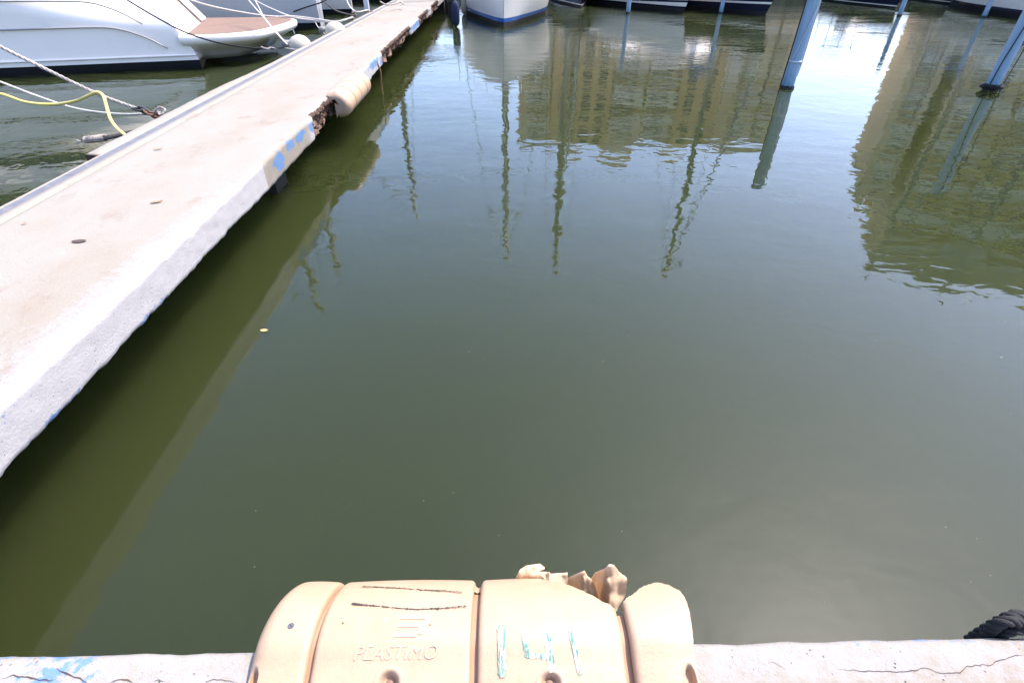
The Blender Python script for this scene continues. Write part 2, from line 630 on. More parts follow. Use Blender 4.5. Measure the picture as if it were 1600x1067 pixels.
XR, XG = -1.94, -3.35                          # right edge, service channel
breaks = []                                    # (y0, y1, depth)
for a, b, dpt in (((500, 182), (529, 148), 0.10), ((607, 82), (650, 40), 0.07), ((660, 28), (672, 14), 0.08), ((676, 10), (690, 0), 0.07)):
    breaks.append((P(*a, PZ).y, P(*b, PZ).y, dpt))
blue_spots = []                                # (y, height fraction on the face, size y, size z)
for u, v, sy, sz in ((440, 252, 0.16, 0.09), (456, 226, 0.14, 0.06), (473, 214, 0.16, 0.05), (492, 197, 0.12, 0.05), (586, 98, 0.5, 0.09), (602, 92, 0.5, 0.07), (651, 40, 1.0, 0.08)):
    d = ray(u, v)
    y = EYE.y
    for it in range(8):
        t = (XR - PYAW * y) / d.x
        y = t * d.y
    blue_spots.append((y, CAM_H + t * d.z, sy, sz))
Y_STUCCO = P(403, 255, PZ).y                    # fresh white stucco ends here, older face beyond
Y_TAN1 = P(482, 186, PZ).y


def pier():
    root = thing('pier', 'long whitewashed concrete finger pier with crumbling chipped edge', 'pier', (0, 0, 0))
    ys = []
    y = -2.5
    while y < 30.5:
        ys.append(y)
        y += 0.022 if 0.8 < y < 5.5 else (0.035 if y < 10 else 0.08 if y < 20 else 0.2)
    rows, sand, paint, blue, rub = [], [], [], [], []
    for y in ys:
        n1, n2 = fbm(y * 1.3, 3.1, 0, 4), fbm(y * 7, 9.2, 0, 4)
        brk, bd = 0.0, 0.0
        for y0, y1, dpt in breaks:
            e = sstep(y0 - 0.05, y0 + 0.10, y) * (1 - sstep(y1 - 0.10, y1 + 0.05, y))
            if e > brk: brk, bd = e, dpt
        xe = XR - 0.02 + 0.005 * n1 + 0.006 * n2 - brk * bd * (0.35 + 0.9 * fbm(y * 6, 1, 5, 4))
        zb = PB + 0.012 * n1 + 0.022 * fbm(y * 6, 4.4, 0, 6) + 0.016 * fbm(y * 26, 14.4, 0, 3) + (0.03 if y > 9 else 0)
        zb += brk * 0.05 * (0.5 + fbm(y * 14, 7.7, 1, 3))
        xl = -3.58 + 0.07 * sstep(7.0, 9.0, y) + 0.02 * fbm(y * 1.7, 20, 0, 4) + 0.012 * fbm(y * 9, 31, 0, 3)
        yl0, yl1 = P(128, 240, PZ).y, P(150, 228, PZ).y
        if y < yl0: xl = -3.452 + 0.35 * (xl + 3.58)
        pr = []
        #            x, z
        pr.append((xl + 0.25, 0.30, 'u'))
        pr.append((xl + 0.01, 0.32 + 0.02 * n2, 'u'))
        pr.append((xl, 0.45, 'l'))
        pr.append((xl + 0.006, PZ - 0.018, 'l'))
        pr.append((xl + 0.03, PZ - 0.003, 't'))
        pr.append((XG - 0.056, PZ, 't'))
        pr.append((XG - 0.050, PZ - 0.014, 'g'))
        pr.append((XG + 0.03, PZ - 0.014, 'g'))
        pr.append((XG + 0.036, PZ + 0.002, 't'))
        pr.append((XG + 0.118, PZ + 0.001, 't'))
        pr.append((XG + 0.126, PZ - 0.022, 'g'))
        pr.append((XG + 0.134, PZ - 0.008, 't'))
        k0 = XG + 0.16
        xs = xe - 0.085
        for k in range(15):
            x = k0 + (xs - k0) * k / 14
            pr.append((x, PZ - 0.004 + 0.010 * fbm(x * 1.5, y * 1.2, 2, 3), 't'))
        chip = 0.018 * max(0, fbm(y * 6, 2.2, 8, 4) - 0.05) * 4
        pr.append((xe - 0.034, PZ - 0.003 - 0.3 * chip, 't'))
        pr.append((xe - 0.012, PZ - 0.008 - 0.5 * chip - 0.05 * brk * fbm(y * 20, 3, 3, 2), 'e'))
        pr.append((xe - 0.001, PZ - 0.022 - chip, 'e'))
        for k in range(1, 12):
            z = PZ - 0.022 - chip + (zb - PZ + 0.022 + chip) * k / 11
            dx = 0.006 * fbm(y * 13, z * 13, 1, 4) - (0.02 if k == 11 else 0)
            dx -= brk * (0.05 * sstep(PZ - 0.05, PZ - 0.10, z) + 0.10 * fbm(y * 11, z * 12, 6, 4))
            pr.append((xe + dx, z, 'f'))
        pr.append((xe - 0.12, zb + 0.01 + 0.02 * n2, 'u'))
        pr.append((-2.8, 0.30, 'u'))
        rows.append([pier_world(x, y + (0.012 * fbm(z * 30, y * 5, 0, 2) if c == 'f' else 0), z) for x, z, c in pr])
        for x, z, c in pr:
            s = 0.0
            if c in 't': s = 0.25 * sstep(4, 9, y) + 0.55 * sstep(0.0, 0.25, fbm(x * 1.1, y * 0.5, 40, 4) - 0.05) * (1 - 0.6 * sstep(-0.35, -0.1, x - XR))
            tanz = sstep(Y_STUCCO - 0.02, Y_STUCCO + 0.03, y) * (1 - sstep(Y_TAN1 - 0.3, Y_TAN1 + 0.1, y))
            if c in 'ef' and tanz > 0: s = max(s, 0.75 * tanz)
            sand.append(s)
            p = 0.0
            edge = x - (XR - 0.30 - 0.12 * fbm(y * 2, 3, 12, 3))
            if c in 'ef': p = 1.10 * (1 - 0.9 * tanz) * (1 - 0.35 * sstep(9, 13, y))
            elif c == 't': p = 0.36 * sstep(-0.05, 0.22, edge) * (1 - sstep(3.4, 6.0, y)) + 0.2 * (1 - sstep(2.5, 5, y))
            paint.append(p)
            b = 0.0
            if c in 'ef':
                for by, bz, sy, sz in blue_spots:
                    b = max(b, math.exp(-((y - by) / sy) ** 2 - ((z - bz) / sz) ** 2) * 1.1)
                if y < 2.6:
                    b = max(b, 0.50 * sstep(0.0, 0.04, PB + 0.06 + 0.03 * n1 - z) * sstep(-0.1, 0.25, fbm(y * 2.2, 5, 77, 3) + 0.1))
                    b = max(b, 0.48 * sstep(-0.02, 0.02, z - PZ + 0.07) * sstep(1.9, 1.2, y) if y < 1.9 else 0)
            blue.append(b)
            r = 0.0
            if c in 'ef': r = brk * 1.0
            if c == 'u': r = 0.6
            if c == 'l' and y < yl1 and y > yl0 - 0.12: r = 0.9
            rub.append(r)
    mb = MB().grid(rows)
    mb.f = [f[::-1] for f in mb.f]
    body = mb.obj('slab', M['concrete'], root, True, attrs=dict(sand=sand, paint=paint, blue=blue, rubble=rub))
    # grey channel lid set in the groove, in lengths
    y = -2.0
    first = None
    while y < 29:
        L = 2.0
        if first is None:
            b = MB()
            b.box((0, L / 2 - 0.003, 0), (0.072, L - 0.006, 0.008))
            first = b.obj('channel_cover', M['rail'], root)
            o = first
        else:
            o = again(first, root)
        o.location = pier_world(XG - 0.0125, y, PZ - 0.009)
        o.rotation_euler = (0, 0, rad(1.9))
        y += L
    # loose broken stones stuck in the crumbled edges
    for (y0, y1, dpt) in breaks:
        b = MB()
        nst = 40 if y0 < 9 else 46
        for k in range(nst):
            big = random.random()
            y = random.uniform(y0, y1)
            z = random.uniform(PB + 0.01, PZ - 0.055)
            r = (0.010 + 0.024 * big ** 2) * (1 if y < 9 else 1.9)
            e = math.sin(math.pi * (y - y0) / (y1 - y0)) ** 0.5
            c = pier_world(XR - 0.02 - dpt * e * (0.62 + 0.25 * fbm(y * 5, z * 8, 3, 3)) - 0.030 * (1 if y < 9 else 1.7), y, z)
            rot = Matrix.Rotation(random.uniform(-.5, .5), 3, 'Z') @ Matrix.Rotation(random.uniform(-.4, .4), 3, 'X')
            vs = []
            for sx in (-1, 1):
                for sy in (-1, 1):
                    for sz in (-1, 1):
                        vs.append(c + rot @ Vector((sx * r * random.uniform(.4, .9), sy * r * random.uniform(1.0, 3.0), sz * r * random.uniform(.4, .8))))
            b.add(vs, [(0, 1, 3, 2), (4, 6, 7, 5), (0, 4, 5, 1), (2, 3, 7, 6), (0, 2, 6, 4), (1, 5, 7, 3)])
        tag(b.obj('exposed_aggregate', M['chunk'], root), kind='stuff')
    # supports under the slab
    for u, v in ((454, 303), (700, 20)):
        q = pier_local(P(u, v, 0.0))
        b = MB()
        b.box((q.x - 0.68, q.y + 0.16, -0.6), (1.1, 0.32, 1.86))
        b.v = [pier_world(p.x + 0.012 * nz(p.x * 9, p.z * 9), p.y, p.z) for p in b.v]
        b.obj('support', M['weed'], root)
    # hanging strip of rusty rebar under the second broken place
    q = P(612, 90, PZ)
    b = MB()
    pts = [pier_world(XR - 0.03, q.y + 0.05, 0.5), pier_world(XR + 0.02, q.y + 0.02, 0.33), pier_world(XR + 0.01, q.y, 0.12), pier_world(XR + 0.03, q.y, -0.2)]
    b.tube(spline(pts, 16), 0.012, 6)
    b.obj('hanging_rebar', M['rust'], root, True)
    # rust scars on the white face
    return root


PIER = pier()

# ------------------------------------------------------------------ near quay under the viewer
QR = rad(1.47)
QO = Vector((0, 0.566, 0))


def quay_world(x, y, z):
    return Vector((QO.x + x * math.cos(QR) - y * math.sin(QR), QO.y + x * math.sin(QR) + y * math.cos(QR), z))


def quay_local(p):
    p = Vector(p) - QO
    return Vector((p.x * math.cos(QR) + p.y * math.sin(QR), -p.x * math.sin(QR) + p.y * math.cos(QR), p.z))


def quay():
    xs = [-2.2 + 0.02 * i for i in range(221)]
    xs = [-30, -12, -5] + xs + [4, 8, 14, 30]
    rows, sand, paint, blue, rub = [], [], [], [], []
    for x in xs:
        n1, n2 = fbm(x * 1.4, 50, 0, 4), fbm(x * 9, 60, 0, 4)
        ye = 0.028 + 0.006 * n1 + 0.007 * n2
        pr = [(-6.0, PZ), (-1.5, PZ)]
        for k in range(15):
            y = -0.42 + 0.41 * k / 14
            pr.append((y, PZ - 0.002 + 0.008 * fbm(x * 5, y * 5, 3, 4) - 0.004 * max(0, y + 0.1)))
        pr += [(ye - 0.018, PZ - 0.006 + 0.004 * n2), (ye - 0.004, PZ - 0.020)]
        for k in range(1, 6):
            z = PZ - 0.02 - 0.24 * k / 5
            pr.append((ye + 0.006 * fbm(x * 10, z * 10, 0, 3), z))
        pr += [(ye - 0.2, 0.29), (-6.0, 0.29)]
        rows.append([quay_world(x, y, z) for y, z in pr])
        for y, z in pr:
            sand.append(0.60 * sstep(-0.03, -0.10, y + 0.03 * n1) + 0.15)
            paint.append((0.50 if z > PZ - 0.1 else 0.8) * sstep(-0.16, -0.04, y + 0.03 * n1))
            bb = 0.0
            if y > -0.2 and z > PZ - 0.1:
                bb = 0.44 * sstep(-0.11, 0.0, y) * sstep(-0.8, -1.15, x) + 0.40 * sstep(-0.10, -0.03, y) * sstep(0.55, 0.9, x) * sstep(-0.15, 0.2, fbm(x * 3, y * 8, 4, 3) + 0.08)
            blue.append(bb)
            rub.append(0.0)
    mb = MB().grid(rows)
    mb.f = [f[::-1] for f in mb.f]
    q = mb.obj('quay', M['concrete'], None, True, attrs=dict(sand=sand, paint=paint, blue=blue, rubble=rub))
    tag(q, 'whitewashed cracked concrete quay edge along the bottom', 'quay', kind='structure')

    def surf(p):
        q_ = quay_local(p)
        return Vector((p.x, p.y, PZ - 0.002 + 0.008 * fbm(q_.x * 5, q_.y * 5, 3, 4) - 0.004 * max(0, q_.y + 0.1) + 0.0016))

    def crack(px, wd=0.0022):
        pts = [P(u, v, PZ) for u, v in px]
        path = []
        for i in range(len(pts) - 1):
            for k in range(6):
                t = k / 6
                p = pts[i].lerp(pts[i + 1], t)
                path.append(p + Vector((0, 0.004 * nz(p.x * 60, p.y * 60), 0)))
        path.append(pts[-1])
        path = [surf(p) for p in path]
        top, bot = [], []
        for i, p in enumerate(path):
            g = 0.62 * wd * (0.4 + 0.9 * abs(nz(p.x * 25, 3))) * (0.25 + min(1, min(i, len(path) - 1 - i) / 5))
            top.append(p + Vector((0, g, 0)))
            bot.append(p - Vector((0, g, 0)))
        b = MB().grid([bot, top])
        return b.obj('crack', M['crackfill'], q)
    crack([(0, 1060), (20, 1054), (48, 1058), (75, 1063), (90, 1058)])
    crack([(88, 1044), (100, 1050), (118, 1056), (132, 1064), (140, 1070)], 0.003)
    crack([(172, 1066), (182, 1062), (198, 1060), (208, 1066)], 0.0026)
    crack([(240, 1064), (248, 1061), (258, 1065)])
    crack([(320, 1064), (335, 1059), (352, 1062), (372, 1065)], 0.002)
    crack([(1200, 1033), (1215, 1037), (1230, 1046)], 0.0016)
    crack([(1310, 1045), (1360, 1047), (1400, 1048), (1430, 1047), (1440, 1043), (1455, 1045), (1470, 1051), (1500, 1051), (1512, 1040), (1530, 1038), (1552, 1037), (1566, 1030), (1584, 1024), (1600, 1022)], 0.0018)
    return q


QUAY = quay()

# ------------------------------------------------------------------ dock fenders
PROF = [(-0.15, 0.563), (-0.135, 0.588), (-0.09, 0.603), (-0.044, 0.616), (0.008, 0.631), (0.06, 0.627), (0.116, 0.606), (0.17, 0.568), (0.215, 0.52), (0.243, 0.47), (0.255, 0.42), (0.25, 0.36), (0.22, 0.29), (0.17, 0.24), (0.10, 0.21), (0.03, 0.2)]
NS = 72
FP = spline([(0, y, z) for y, z in PROF], NS)
FN = []
for i in range(NS):
    t = (FP[min(i + 1, NS - 1)] - FP[max(i - 1, 0)]).normalized()
    FN.append(Vector((0, -t.z, t.y)))
    if FN[-1].z < 0 and i < NS // 3: FN[-1] = -FN[-1]
for i in range(1, NS):
    if FN[i].dot(FN[i - 1]) < 0: FN[i] = -FN[i]


def fpt(x, s, off=0.0):
    s = min(NS - 1.001, max(0, s))
    i = int(s)
    t = s - i
    p = FP[i].lerp(FP[i + 1], t)
    nn = FN[i].lerp(FN[i + 1], t).normalized()
    return Vector((x, p.y + nn.y * off, p.z + nn.z * off))


def fhit(u, v):
    """(x, s) of the fender surface seen at a pixel, in the quay frame"""
    o = quay_local(EYE)
    d = quay_local(EYE + ray(u, v)) - o
    best = None
    for i in range(NS - 1):
        a, b = FP[i], FP[i + 1]
        ey, ez = b.y - a.y, b.z - a.z
        den = d.y * ez - d.z * ey
        if abs(den) < 1e-9: continue
        t = ((a.y - o.y) * ez - (a.z - o.z) * ey) / den
        if abs(ey) > abs(ez): k = (o.y + t * d.y - a.y) / ey
        else: k = (o.z + t * d.z - a.z) / ez
        if -0.02 <= k <= 1.02 and t > 0 and (best is None or t < best[0]):
            best = (t, o.x + t * d.x, i + k)
    return (best[1], best[2]) if best else None


def panel_mesh(x0, x1f, r0, r1, scut=None, dent=None, thick=0.007, nx=26, s0=0, NJ=40):
    """one shell panel: rounded at both ends, optional torn lower edge scut(x)"""
    outer, inner = [], []
    xm = x1f(NS * 0.4) if callable(x1f) else x1f
    for i in range(nx + 1):
        t = i / nx
        if NJ < 60: t = 0.5 - 0.5 * math.cos(math.pi * t)
        else: t = 0.45 * t + 0.55 * (0.5 - 0.5 * math.cos(math.pi * t))
        smax = NS - 1 if scut is None else scut(x0 + (xm - x0) * t)
        ro, ri = [], []
        for j in range(NJ + 1):
            s = s0 + (smax - s0) * (j / NJ if NJ < 60 else (j / NJ) ** 1.5)
            x1 = x1f(s) if callable(x1f) else x1f
            x = x0 + (x1 - x0) * t
            off = 0.0
            for dx, r in ((x - x0, r0), (x1 - x, r1)):
                if r > 0 and dx < r: off -= r - math.sqrt(max(0, r * r - (r - dx) ** 2))
            off += 0.004 * math.sin(math.pi * t)
            o = off + (dent(x, s) if dent else 0)
            ro.append(fpt(x, s, o))
            ri.append(fpt(x, s, o - thick))
        outer.append(ro)
        inner.append(ri)
    mb = MB()
    n, mm = nx + 1, NJ + 1
    mb.v = [q for r in outer for q in r] + [q for r in inner for q in r]
    N2 = n * mm
    for i in range(nx):
        for j in range(NJ):
            a = i * mm + j
            mb.f.append((a, a + 1, a + mm + 1, a + mm))
            mb.f.append((N2 + a, N2 + a + mm, N2 + a + mm + 1, N2 + a + 1))
    for j in range(NJ):
        for i in (0, nx):
            a = i * mm + j
            mb.f.append((a, N2 + a, N2 + a + 1, a + 1) if i == 0 else (a, a + 1, N2 + a + 1, N2 + a))
    for i in range(nx):
        for j in (0, NJ):
            a = i * mm + j
            mb.f.append((a, a + mm, N2 + a + mm, N2 + a) if j == 0 else (a, N2 + a, N2 + a + mm, a + mm))
    return mb


def recalc(o):
    bm = bmesh.new()
    bm.from_mesh(o.data)
    bmesh.ops.recalc_face_normals(bm, faces=bm.faces)
    bm.to_mesh(o.data)
    bm.free()
    return o


def autosmooth(o, ang=40):
    me = o.data
    bm = bmesh.new()
    bm.from_mesh(me)
    for e in bm.edges:
        if len(e.link_faces) == 2 and e.calc_face_angle(0) > rad(ang): e.smooth = False
    bm.to_mesh(me)
    bm.free()
    return o


def groove_band(root, x0, x1, off=-0.022, scut=None):
    rows = []
    for x in (x0, x1):
        rows.append([fpt(x, (NS - 1 if scut is None else scut(x)) * j / 40, off) for j in range(41)])
    b = MB().grid(rows)
    o = b.obj('groove', M['groove'], root, True)
    return o


def interp(tab):
    def f(x):
        if x <= tab[0][0]: return tab[0][1]
        for (a, b), (c, d) in zip(tab, tab[1:]):
            if x <= c: return b + (d - b) * (x - a) / (c - a)
        return tab[-1][1]
    return f


def near_fender():
    root = thing('dock_fender', 'big cream dock fender numbered 141 with torn right side on quay edge', 'fender', quay_world(0, 0, 0), QR, 'cream barrel dock fenders bolted to the concrete edges')
    S_FULL = NS - 1

    def cut_table(pxs):
        tab = []
        for u, v in pxs:
            h = fhit(u, v)
            if h: tab.append((h[0], h[1]))
        tab.sort()
        return tab
    xL, g1a, g1b = -0.638, -0.492, -0.480
    g2a, g2b, g3a, g3b, xR = -0.096, -0.078, 0.286, 0.304, 0.452
    t3 = cut_table([(858, 908), (880, 911), (905, 919), (930, 930), (950, 942)])
    t3 = [(g2b, 56), (t3[0][0] - 0.06, 50), (t3[0][0] - 0.02, t3[0][1] + 2)] + t3
    t4 = cut_table([(970, 940), (985, 932), (1005, 918), (1025, 911), (1047, 915), (1065, 925), (1072, 930)])
    f3, f4 = interp(t3), interp(t4)
    jag = lambda x, k: 0.55 * nz(x * 70, k) + 0.4 * nz(x * 160, k)
    recs = []

    def notch2(x, s):                          # the wide worn mouth of the second groove near the crest
        return 0.0
    STEP = (FP[10] - FP[9]).length
    pockets = []
    for u, v, rx, ry in ((393, 1066, 0.013, 0.030), (607, 1068, 0.0255, 0.026), (860, 1068, 0.025, 0.023), (1080, 1062, 0.013, 0.032)):
        h = fhit(u, v)
        pockets.append((h[0], h[1], rx, ry / STEP))

    def sink(x, s):
        d = 0.0
        for px, ps, rx, rs in pockets:
            q = math.hypot((x - px) / rx, (s - ps) / rs)
            if q < 1.5: d -= 0.024 * (1 - sstep(0.50, 1.08, q)) - 0.0015 * math.exp(-((q - 1.2) / 0.14) ** 2)
        return d

    def sag(x, s):                             # the broken panel has sunk towards its torn edge
        e = f3(x)
        return -0.006 * sstep(0.02, 0.27, x) * sstep(e - 26, e, s) + sink(x, s)
    e0, e1 = fhit(1070, 934), fhit(1087, 1038)

    def right_end(s): return e1[0] + (e0[0] - e1[0]) * sstep(0, 1, (s - e1[1]) / (e0[1] - e1[1])) + 0.0015 * nz(s * 0.7, 5)
    recs.append(panel_mesh(xL, g1a, 0.05, 0.016, None, sink, nx=44, NJ=200).obj('shell_panel', M['cream'], root, True))
    recs.append(panel_mesh(g1b, g2a, 0.016, 0.014, None, sink, nx=130, NJ=200).obj('shell_panel', M['cream'], root, True))
    recs.append(panel_mesh(g2b, g3a, 0.014, 0.02, lambda x: f3(x) + jag(x, 1), sag, nx=130, NJ=160).obj('shell_panel', M['cream'], root, True))
    recs.append(panel_mesh(g3b, right_end, 0.016, 0.0, lambda x: f4(x) + jag(x, 2), sink, nx=70, NJ=160).obj('shell_panel', M['cream'], root, True))
    for o in recs: autosmooth(recalc(o), 45)
    groove_band(root, g1a - 0.012, g1b + 0.012)
    groove_band(root, g2a - 0.012, g2b + 0.012, -0.024)
    groove_band(root, g3a - 0.016, g3b + 0.016, -0.030, lambda x: min(f3(g3a), f4(g3b)) - 1)
    # end cap on the left
    b = MB()
    ring = [fpt(xL + 0.012, s, -0.02) for s in range(0, NS, 3)]
    c = Vector((xL + 0.012, 0.05, 0.42))
    b.add([c] + ring, [(0, i, i + 1) for i in range(1, len(ring))])
    b.obj('end_cap', M['cream_in'], root)

    # torn flaps standing up behind the crest
    def flap(px, yl, bend, name='torn_flap', seed=0):
        o = quay_local(EYE)
        bm = bmesh.new()
        dn = []
        for i in range(len(px)):
            a, c2 = px[i], px[(i + 1) % len(px)]
            for k in range(4):
                t = k / 4
                dn.append((a[0] + (c2[0] - a[0]) * t + 1.0 * nz(i * 3.3 + t * 5, seed), a[1] + (c2[1] - a[1]) * t + 1.0 * nz(i * 2.1 + t * 4, seed + 9)))
        vs = [bm.verts.new((u * 0.01, -v * 0.01, 0)) for u, v in dn]
        f = bm.faces.new(vs)
        bmesh.ops.triangulate(bm, faces=[f])
        for it in range(5):
            bmesh.ops.subdivide_edges(bm, edges=[e for e in bm.edges if e.calc_length() > 0.035], cuts=1)
            bmesh.ops.triangulate(bm, faces=bm.faces)
        us = [v.co.x for v in bm.verts]
        zs = [v.co.y for v in bm.verts]
        z0, z1, u0, u1 = min(zs), max(zs), min(us), max(us)
        for v in bm.verts:
            h = (v.co.y - z0) / max(1e-6, z1 - z0)
            g = (v.co.x - u0) / max(1e-6, u1 - u0)
            u, vv = v.co.x * 100, -v.co.y * 100
            y = yl + bend(g, h) + 0.010 * nz(u * 0.05, vv * 0.06, seed) + 0.004 * nz(u * 0.16, vv * 0.05, seed + 4)
            d = quay_local(EYE + ray(u, vv)) - o
            t = (y - o.y) / d.y
            v.co = o + d * t
        ex = bmesh.ops.extrude_face_region(bm, geom=bm.faces[:])
        for v in [g for g in ex['geom'] if isinstance(g, bmesh.types.BMVert)]: v.co.y += 0.006
        bmesh.ops.recalc_face_normals(bm, faces=bm.faces)
        me = bpy.data.meshes.new(name)
        bm.to_mesh(me)
        bm.free()
        me.materials.append(M['cream_in'])
        ob = bpy.data.objects.new(name, me)
        col.objects.link(ob)
        ob.parent = root
        me.polygons.foreach_set('use_smooth', [True] * len(me.polygons))
        autosmooth(ob, 60)
        return ob
    flap([(800, 918), (807, 903), (812, 893), (822, 886), (844, 883), (851, 889), (838, 893), (846, 898), (852, 906), (836, 912), (820, 916)], 0.225, lambda g, h: 0.035 * h * h + 0.03 * (g - .4) ** 2, seed=1)
    flap([(838, 895), (858, 896), (861, 899), (887, 897), (887, 912), (862, 916), (845, 910)], 0.235, lambda g, h: 0.03 * h, seed=2)
    flap([(886, 906), (900, 899), (914, 894), (919, 903), (925, 908), (930, 918), (940, 952), (915, 944), (890, 926)], 0.205, lambda g, h: 0.03 * h + 0.05 * abs(g - .5), seed=3)
    flap([(922, 909), (930, 897), (945, 891), (952, 884), (960, 885), (967, 895), (980, 905), (978, 928), (970, 942), (964, 954), (950, 962), (930, 948), (926, 924)], 0.205, lambda g, h: 0.035 * h + 0.10 * (g - .45) ** 2 + 0.012 * math.sin(g * 9), seed=4)
    # a lip bridging the second groove at the crest
    b = MB()
    rows = []
    for i in range(9):
        t = i / 8
        x = g2a - 0.008 + (g2b - g2a + 0.016) * t
        dip = -0.016 * math.sin(math.pi * t) - 0.004
        rows.append([fpt(x, s, dip) for s in (30, 32, 34, 36, 38, 40, 43, 46, 50, 55)])
    b.grid(rows)
    b.obj('groove_lip', M['cream'], root, True)

    # bolt heads down in the pockets
    for px, ps, rx, rs in pockets[1:3]:
        c = fpt(px, ps, -0.019)
        nn = (fpt(px, ps, 1) - fpt(px, ps, 0)).normalized()
        MB().lathe([(0.010, -0.004), (0.010, 0.003), (0.007, 0.006)], 12, c, nn.to_track_quat('Z', 'Y').to_matrix()).obj('bolt', M['hole'], root, True)
    # slotted screw
    x, s = fhit(455, 979)
    c, nn = fpt(x, s, 0.004), (fpt(x, s, 1) - fpt(x, s, 0)).normalized()
    rot = nn.to_track_quat('Z', 'Y').to_matrix()
    b = MB().lathe([(0.0082, -0.002), (0.0082, 0.0008), (0.0070, 0.0016)], 20, c, rot)
    sc = b.obj('screw', M['screw'], root)
    b = MB().box(c + nn * 0.0018, (0.0125, 0.0018, 0.0008), rot @ Matrix.Rotation(rad(-38), 3, 'Z'))
    b.obj('slot', M['ink'], sc)
    for u, v in ((536, 974), (672, 977)):
        x, s = fhit(u, v)
        c = fpt(x, s, 0.004)
        b = MB().lathe([(0.0022, -0.002), (0.0018, 0.0006)], 10, c, rot)
        b.obj('pin', M['rust'], root)

    # long black rub marks
    def scuff(px, wd, seed, gap):
        b = MB()
        path = []
        for (u0, v0), (u1, v1) in zip(px, px[1:]):
            for k in range(30): path.append((u0 + (u1 - u0) * k / 30, v0 + (v1 - v0) * k / 30))
        n = len(path)
        for i in range(n):
            u, v = path[i]
            for rep in range(2):
                g = nz(i * 0.37, seed, rep * 7)
                if rep == 0 and g + 0.3 * nz(i * 1.9, seed + 20) < gap(i / n): continue
                if rep == 1 and g < 0.08: continue
                dv = (nz(i * 0.9, seed + 3, rep) * 1.7) * (1 if rep == 0 else 2.4)
                hw = wd * (0.25 + 1.1 * abs(nz(i * 1.3, seed + 5, rep))) * (1.0 if rep == 0 else 0.6)
                du = (path[min(i + 1, n - 1)][0] - u) * 0.9 + 1
                q = [(u, v + dv - hw), (u + du, v + dv - hw * 0.8), (u + du, v + dv + hw * 0.7), (u, v + dv + hw)]
                pts = []
                for a in q:
                    h = fhit(*a)
                    if h: pts.append(fpt(h[0], h[1], 0.0052))
                if len(pts) == 4: b.add(pts, [(0, 1, 2, 3)])
        return b.obj('scuff_mark', M['ink'], root)
    scuff([(565, 918.5), (610, 920.5), (660, 924), (690, 925), (722, 927.5)], 1.1, 1, lambda t: -0.5 if t < .35 else -0.28)
    scuff([(549, 945), (575, 947.5)], 1.9, 4, lambda t: -1)
    scuff([(575, 947.5), (620, 952), (650, 954), (690, 952), (732, 948)], 1.7, 6, lambda t: -0.22 + 0.1 * math.sin(t * 9))

    # painted number 141
    def stroke(px, w0, name='painted_stroke'):
        b = MB()
        path = spline([(u, v, 0) for u, v in px], 26)
        L, Rr = [], []
        for i, p in enumerate(path):
            d = (path[min(i + 1, 25)] - path[max(i - 1, 0)]).normalized()
            pn = Vector((-d.y, d.x, 0))
            e = 1.0 if 1 < i < 24 else 0.75
            a = p + pn * w0 * (e + 0.22 * nz(i * 0.8, w0, px[0][0]))
            c2 = p - pn * w0 * (e + 0.22 * nz(i * 0.8, w0 + 9, px[0][0]))
            ha, hc = fhit(a.x, a.y), fhit(c2.x, c2.y)
            L.append(fpt(ha[0], ha[1], 0.0050)); Rr.append(fpt(hc[0], hc[1], 0.0050))
        b.grid([L, Rr])
        return b
    def digit(strokes):
        b = MB()
        for px, w0 in strokes:
            k = stroke(px, w0)
            b.add(k.v, k.f)
        return b.obj('painted_digit', M['numeral'], root)
    digit([([(783, 977), (784, 1010), (785, 1058)], 6.2)])
    digit([([(818, 984), (821, 1004), (823, 1018)], 4.6), ([(820, 1023), (840, 1024), (855, 1026)], 4.5), ([(854, 988), (858, 1016), (863, 1050)], 5.6)])
    digit([([(891, 985), (897, 1008), (907, 1054)], 4.4)])

    # raised lettering and the parallelogram emblem moulded in the second panel
    def emboss(text, u0, u1, vb, sz, name, shear=0.25, hgt=0.0056):
        cu = bpy.data.curves.new(name, 'FONT')
        cu.body = text
        cu.size = 1.0
        cu.shear = shear
        cu.fill_mode = 'FRONT'
        cu.resolution_u = 3
        to = bpy.data.objects.new(name, cu)
        col.objects.link(to)
        dg = bpy.context.evaluated_depsgraph_get()
        me = bpy.data.meshes.new_from_object(to.evaluated_get(dg))
        bpy.data.objects.remove(to)
        vs = [v.co.copy() for v in me.vertices]
        fs = [tuple(p.vertices) for p in me.polygons]
        xs = [v.x for v in vs]
        xa, xb = min(xs), max(xs)
        h0, h1 = fhit(u0, vb), fhit(u1, vb)
        k = (h1[0] - h0[0]) / (xb - xa)
        step = (FP[int(h0[1]) + 1] - FP[int(h0[1])]).length
        ky = sz / 0.7
        top = [fpt(h0[0] + (v.x - xa) * k, h0[1] + v.y * ky / step, hgt) for v in vs]
        bot = [fpt(h0[0] + (v.x - xa) * k, h0[1] + v.y * ky / step, 0.002) for v in vs]
        n = len(vs)
        from collections import Counter
        ec = Counter()
        for f in fs:
            for a, c2 in zip(f, f[1:] + f[:1]): ec[(a, c2)] += 1
        sides = [(a, c2, n + c2, n + a) for (a, c2) in ec if (c2, a) not in ec]
        o = obj('raised_letters', top + bot, fs + sides, M['cream_raised'], root)
        bpy.data.meshes.remove(me)
        return o
    emboss('PLASTIMO', 553, 684, 1031, 0.030, 'raised_letters')
    b = MB()

    def bar(px):
        n = len(b.v)
        t = [fhit(*q) for q in px]
        b.add([fpt(x, s, 0.0057) for x, s in t] + [fpt(x, s, 0.002) for x, s in t], [(0, 1, 2, 3)] + [(i, (i + 1) % 4, 4 + (i + 1) % 4, 4 + i) for i in range(4)])
